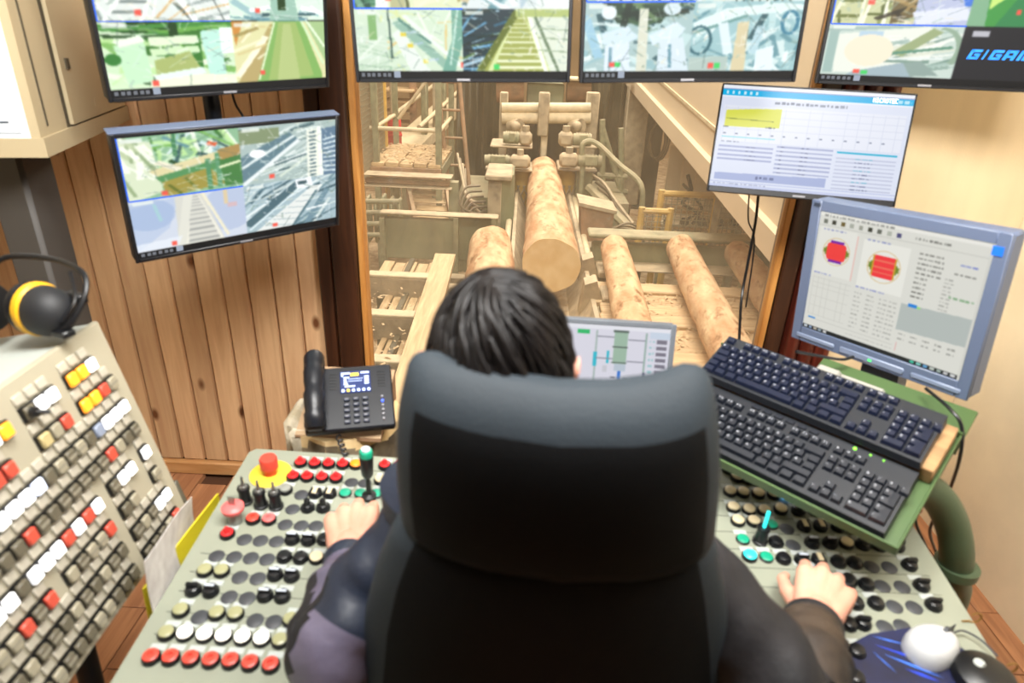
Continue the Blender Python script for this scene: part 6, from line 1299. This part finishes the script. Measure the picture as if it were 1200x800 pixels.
def hand(wr, d, side):
    """capsules of palm, four bent fingers and thumb; side=+1 right hand, -1 left hand"""
    HK = 1.14; mb = MB(); d = Vector((d.x, d.y, 0)).normalized(); rt = Vector((d.y, -d.x, 0))*side; upv = Vector((0, 0, 1))
    P = lambda x, y, z: wr+(rt*x+d*y+upv*z)*HK
    mb.capsule(P(0, -.09, .0), P(0, .01, .0), .030, .028, 20)
    mc = [(-.031, .082, .012), (-.010, .089, .016), (.011, .085, .014), (.030, .076, .008)]
    for i, (x, y, z) in enumerate(mc):
        mb.capsule(P(x*.45, .005, .0), P(x, y-.006, z-.006), .0205, .0150, 16)
    mb.capsule(P(-.020, .03, -.006), P(.020, .03, -.006), .020, .020, 16); mb.capsule(P(-.022, .055, .0), P(.022, .052, -.002), .018, .017, 16)
    L = [(.041, .025, .021), (.045, .029, .022), (.042, .027, .022), (.033, .020, .019)]; fan = (-.12, -.02, .08, .22)
    bend = [(28, 68, 92), (30, 74, 98), (32, 76, 100), (34, 74, 98)]; rad = (.0104, .0106, .0102, .0092)
    for i, (x, y, z) in enumerate(mc):
        p = P(x, y-.004, z-.004)
        for k in range(3):
            th = R(bend[i][k]); q = p+(d*math.cos(fan[i])+rt*math.sin(fan[i]))*(HK*L[i][k]*math.cos(th))-upv*(HK*L[i][k]*math.sin(th))
            mb.capsule(p, q, rad[i]*(1.12-.09*k), rad[i]*(1.04-.09*k), 14); p = q
    a, b, c, e = P(-.018, .012, -.008), P(-.046, .045, -.014), P(-.058, .074, -.022), P(-.056, .096, -.032)
    mb.capsule(a, b, .0165, .0125, 14); mb.capsule(b, c, .0115, .0100, 14); mb.capsule(c, e, .0100, .0078, 14)
    return mb
def remesh(mb, vox, smooth=3):
    me = mb.mesh('tmp', M_skin); o = bpy.data.objects.new('tmp', me); COL.objects.link(o)
    r = o.modifiers.new('r', 'REMESH'); r.mode = 'VOXEL'; r.voxel_size = vox
    s = o.modifiers.new('s', 'SMOOTH'); s.iterations = smooth; s.factor = .5
    bpy.context.view_layer.update(); dg = bpy.context.evaluated_depsgraph_get()
    out = bpy.data.meshes.new_from_object(o.evaluated_get(dg)); bpy.data.objects.remove(o); return out
# one body: head with face, neck, trunk, arms, legs
bd = MB(); cp = bd.capsule
PV = Vector((CX-.01, .80, .60)); CH = Vector((CX-.02, .77, 1.0))
cp(PV+Vector((-.09, .02, 0)), PV+Vector((.09, .02, 0)), .115, .115, 20); cp(PV, CH, .13, .125, 20); cp(PV+Vector((-.06, 0, .12)), CH+Vector((-.09, 0, 0)), .10, .10, 20); cp(PV+Vector((.06, 0, .12)), CH+Vector((.09, 0, 0)), .10, .10, 20)
cp(CH+Vector((-.07, .0, .06)), LS+Vector((.03, 0, -.02)), .062, .040, 20); cp(CH+Vector((.07, .0, .06)), RS+Vector((-.03, 0, -.02)), .066, .042, 20); cp(CH+Vector((0, .0, .08)), NK, .06, .052, 20); cp(NK, HC+Vector((0, .0, -.05)), .054, .056, 20)
cp(LS, LE, .038, .034, 16); cp(LE, LW, .034, .027, 16); cp(RS, RE, .038, .034, 16); cp(RE, RW, .034, .027, 16)
for s, an in ((-1, Vector((-.12, 1.18, .09))), (1, Vector((.18, 1.18, .09)))):
    kn = Vector((CX+s*.14, 1.20, .58)); cp(PV+Vector((s*.09, .04, -.01)), kn, .085, .060, 18); cp(kn, an, .058, .040, 18); cp(an+Vector((0, -.03, -.035)), an+Vector((0, .15, -.055)), .036, .030, 14)
hx = Matrix.Translation(HC)
def headp(a, e):
    """skull and jaw: a from the right ear forwards, e elevation"""
    ce, se = math.cos(e), math.sin(e); x, y, z = .076*ce*math.cos(a), .097*ce*math.sin(a), .118*se
    if z < 0: k = 1-.28*min(1, -z/.118)**1.5*(1 if y > 0 else 1.15); x *= k; y = y*(1-.10*(-z/.118)) if y > 0 else y*k
    if y > .05: y -= .012*max(0, (y-.05)/.047)*(1 if abs(z) < .03 else .3)
    return (x, y, z)
hn, hm = 32, 20; hv = [headp(2*math.pi*i/hn, -math.pi/2+math.pi*(j+.5)/hm) for j in range(hm) for i in range(hn)]
bd.add(hv, [(j*hn+i, j*hn+(i+1) % hn, (j+1)*hn+(i+1) % hn, (j+1)*hn+i) for j in range(hm-1) for i in range(hn)]+[tuple(range(hn))[::-1], tuple(range((hm-1)*hn, hm*hn))], T=hx)
hc = lambda x, y, z: HC+Vector((x, y, z))
cp(hc(0, .088, .005), hc(0, .112, -.028), .008, .0125, 12); cp(hc(-.012, .098, -.034), hc(.012, .098, -.034), .007, .007, 10)      # nose
cp(hc(-.020, .088, -.060), hc(.020, .088, -.060), .007, .007, 10); cp(hc(-.017, .087, -.069), hc(.017, .087, -.069), .0075, .0075, 10)  # lips
cp(hc(-.045, .080, .022), hc(-.012, .089, .022), .009, .008, 10); cp(hc(.012, .089, .022), hc(.045, .080, .022), .008, .009, 10)    # brow
cp(hc(-.015, .078, -.098), hc(.015, .078, -.098), .016, .016, 12)                                                              # chin
for s in (-1, 1):
    e = MB()
    pts = [(.076, .0, -.03), (.080, -.004, -.012), (.085, -.012, .008), (.088, -.020, .018), (.087, -.029, .010), (.083, -.028, -.010), (.078, -.016, -.030)]
    for p, q in zip(pts, pts[1:]+pts[:1]): cp(hc(s*(p[0]*1.35-.026), p[1]+.01, p[2]+.012), hc(s*(q[0]*1.35-.026), q[1]+.01, q[2]+.012), .0062, .0062, 8)
    cp(hc(s*.080, -.002, -.008), hc(s*.086, -.008, .020), .010, .010, 10)
body = remesh(bd, .0065, 3)
hl, hr = remesh(hand(LW, LD, -1), .0024, 4), remesh(hand(RW, RD, 1), .0024, 4)
bm = bmesh.new()
for me in (body, hl, hr): bm.from_mesh(me)
pm_ = bpy.data.meshes.new('person'); bm.to_mesh(pm_); bm.free(); pm_.materials.clear(); pm_.materials.append(M_skin)
pm_.polygons.foreach_set('use_smooth', [True]*len(pm_.polygons))
person = link('person', pm_); tag(person, 'person with short dark hair and grey jacket, back to us, hands on the buttons', 'person')
M_eye = mat('eye_white', 'f0ece6', .2); M_iris = mat('iris_brown', '4a3020', .2)
for s in (-1, 1):
    e = part('eye', MB().ball(hc(s*.030, .078, .004), .0125, 14, 10), M_eye, person); part('iris', MB().ball(hc(s*.030, .0868, .004), .0055, 10, 8), M_iris, e)
    part('eyebrow', MB().capsule(hc(s*.015, .094, .024), hc(s*.046, .084, .026), .004, .003, 8), M_hair, person)
part('lips', MB().capsule(hc(-.019, .0935, -.0640), hc(.019, .0935, -.0640), .0035, .0035, 8), mat('lip_colour', 'b8685e', .5), person)
# hair: a combed cap and many locks lying over it
rn = random.Random(11)
def scalp(a, e, k=1.0): p = headp(a, e); return Vector((p[0]*1.13*k, p[1]*1.07*k-.004, p[2]*1.09*k+.002))
nh, mh = 72, 26; V = []
for j in range(mh):
    for i in range(nh):
        a = 2*math.pi*i/nh; low = (-.42 if math.sin(a) < .1 else (.28 if math.sin(a) > .6 else -.05)); low = low if math.sin(a) < .1 or math.sin(a) > .6 else -.1+.38*(math.sin(a)-.1)/.5
        e = low+(math.pi/2-.01-low)*j/(mh-1)
        V.append(scalp(a, e, 1+.010*math.sin(a*23+e*9)*math.cos(e)+.006*math.sin(a*41-e*14)*math.cos(e)))
F = [(j*nh+i, j*nh+(i+1) % nh, (j+1)*nh+(i+1) % nh, (j+1)*nh+i) for j in range(mh-1) for i in range(nh)]+[tuple(range((mh-1)*nh, mh*nh))]
inner = [tuple(v*.95) for v in V]; nV = len(V); F += [tuple(nV+i for i in f[::-1]) for f in F]+[(i, nV+i, nV+(i+1) % nh, (i+1) % nh) for i in range(nh)]
hair = part('hair', MB().add([tuple(v) for v in V]+inner, F, T=hx), M_hair, person, sharp=80)
lk = MB(); crown = Vector((.01, -.045, 0))
for k in range(520):
    a0 = rn.uniform(0, 2*math.pi); e0 = math.asin(rn.uniform(.0, .99)); 
    if math.sin(a0) > .7 and e0 < .35: continue
    P = []; a, e = a0, e0; n = 9; sw = rn.uniform(.15, .35); lift = rn.uniform(1.0, 1.035)
    for i in range(n):
        P.append(HC+scalp(a, e, lift+.012*math.sin(i/(n-1)*math.pi))); e -= rn.uniform(.045, .075); a += sw*.14/max(.35, math.cos(e))
        if e < -.38: e = -.38
    w_ = rn.uniform(.0022, .0045); lk.tube(P, [w_*(.5+.5*math.sin(math.pi*(i+.6)/n)) for i in range(n)], 5)
for k in range(120):
    s = rn.choice((-1, 1)); y0 = rn.uniform(-.07, .05); P = []
    for i in range(10):
        th = (-1.0+2.0*i/9)*.95+rn.uniform(-.01, .01); x = .086*math.sin(th); yy = y0+.012*math.cos(th*2)*s
        ee = max(.05, 1-(x/.089)**2-((yy+.0)/.106)**2); P.append(HC+Vector((x, yy, .131*math.sqrt(ee)*(1+.006*math.sin(i+k)))))
    w_ = rn.uniform(.002, .0042); lk.tube(P, [w_*(.45+.55*math.sin(math.pi*(i+.6)/10)) for i in range(10)], 5)
o = part('hair_locks', lk, M_hair, hair, sharp=80); o['kind'] = 'stuff'
# clothing
def sleeve(pts, rs, n=30, seed=1, seg=14):
    P = spline(pts, seg); m = len(P); k = len(pts)-1; rr = []
    for i in range(m):
        t_ = i/(m-1)*k; j = min(int(t_), k-1); f = t_-j; f = f*f*(3-2*f); rr.append(rs[j]*(1-f)+rs[j+1]*f)
    mb = MB().tube(P, rr, n); rn = random.Random(seed); ph = [rn.uniform(0, 6.28) for _ in range(6)]
    for i in range(m):
        for q in range(n):
            v = Vector(mb.v[i*n+q]); d = (v-P[i]); a = 2*math.pi*q/n; s = i/(m-1)
            g = 1+.055*math.sin(s*34+2.2*math.sin(a+ph[0])+ph[1])+.035*math.sin(s*61+3*math.cos(a+ph[2])+ph[3])+.03*math.sin(3*a+s*9+ph[4])
            if i > m-4: g = 1
            mb.v[i*n+q] = tuple(P[i]+d*g)
    return mb, m, n
def paint(mb, m, n, fn):
    for j in range(m-1):
        for q in range(n): mb.mi[j*n+q] = fn(j/(m-1), 2*math.pi*q/n)
jk = thing_mb = MB()
rows = []
def ring(c, rx, ry, n=40): return [(c.x+rx*math.cos(2*math.pi*i/n), c.y+ry*math.sin(2*math.pi*i/n)*(1+.05*math.sin(5*2*math.pi*i/n)), c.z) for i in range(n)]
sec = [(PV+Vector((0, .0, -.03)), .185, .135), (PV+Vector((0, 0, .10)), .175, .135), (PV+Vector((0, 0, .24)), .175, .135), (CH, .195, .14), (CH+Vector((0, 0, .10)), .205, .125), (Vector((CX+.02, .76, SH-.01)), .165, .10), (Vector((CX+.015, .755, SH+.025)), .135, .095), (Vector((NK.x, NK.y, NK.z-.035)), .10, .085), (Vector((NK.x, NK.y, NK.z+.01)), .072, .072)]
for c, rx, ry in sec: rows += ring(c, rx, ry)
jk.add(rows, [(j*40+i, j*40+(i+1) % 40, (j+1)*40+(i+1) % 40, (j+1)*40+i) for j in range(len(sec)-1) for i in range(40)])
jacket = part('jacket', jk, [M_jnavy], person, sharp=80)
mid = lambda a, b, f: a.lerp(b, f)
LC_, RC_ = LW-LD*.035, RW-RD*.030
mb, m, n = sleeve([LS+Vector((.05, 0, .0)), mid(LS, LE, .45)+Vector((.0, .0, -.005)), LE+Vector((-.002, -.01, .01)), mid(LE, LC_, .5)+Vector((0, 0, .012)), LC_+Vector((0, 0, .004))], [.070, .062, .066, .056, .038], seed=4)
paint(mb, m, n, lambda s, a: 1 if s < .36 else 0)
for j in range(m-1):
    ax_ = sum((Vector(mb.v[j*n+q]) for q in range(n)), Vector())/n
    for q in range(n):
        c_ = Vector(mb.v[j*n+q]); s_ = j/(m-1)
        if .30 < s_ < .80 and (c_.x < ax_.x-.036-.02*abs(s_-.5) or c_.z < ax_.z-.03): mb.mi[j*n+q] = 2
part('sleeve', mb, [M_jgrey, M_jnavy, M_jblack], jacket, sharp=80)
mb, m, n = sleeve([RS+Vector((-.05, 0, .0)), mid(RS, RE, .45)+Vector((.02, 0, .0)), RE+Vector((.0, -.01, .01)), mid(RE, RC_, .5)+Vector((0, 0, .012)), RC_+Vector((0, 0, .004))], [.075, .068, .072, .064, .046], seed=8)
paint(mb, m, n, lambda s, a: 0 if s < .55 else 1)
part('sleeve', mb, [M_jblack, M_jcamo], jacket, sharp=80)
for w_, d, r_ in ((LC_, LD, .041), (RC_, RD, .046)):
    X = (-d).to_track_quat('Z', 'Y').to_matrix().to_4x4(); X.translation = w_+d*.012+Vector((0, 0, .003))
    part('cuff', MB().lathe([(r_-.008, -.004), (r_-.003, -.006), (r_, .0), (r_+.001, .012), (r_, .022), (r_-.004, .028)], 28, T=X), M_jnavy if w_ is LC_ else M_jblack, jacket)
tr = MB(); rows = []
for s, an in ((-1, Vector((-.12, 1.18, .09))), (1, Vector((.18, 1.18, .09)))):
    kn = Vector((CX+s*.14, 1.205, .585)); tr.tube(spline([PV+Vector((s*.07, -.06, .0)), PV+Vector((s*.10, .12, .0)), kn+Vector((0, -.05, .0)), kn+Vector((0, .015, -.06)), an+Vector((0, 0, .2)), an+Vector((0, .0, .02))], 6), [.115]*6+[.105]*6+[.085]*6+[.078]*6+[.07]*6+[.068], 20)
part('trousers', tr, M_trou, person, sharp=80)
for s, an in ((-1, Vector((-.12, 1.18, .09))), (1, Vector((.18, 1.18, .09)))):
    part('shoe', MB().box((an.x-.048, an.y-.08, .002), (an.x+.048, an.y+.20, .03), ch=.012).box((an.x-.044, an.y-.075, .02), (an.x+.044, an.y+.19, .075), ch=.025).cyl((an.x, an.y-.02, .05), (an.x, an.y-.02, .13), .05, n=18), M_shoe, person)
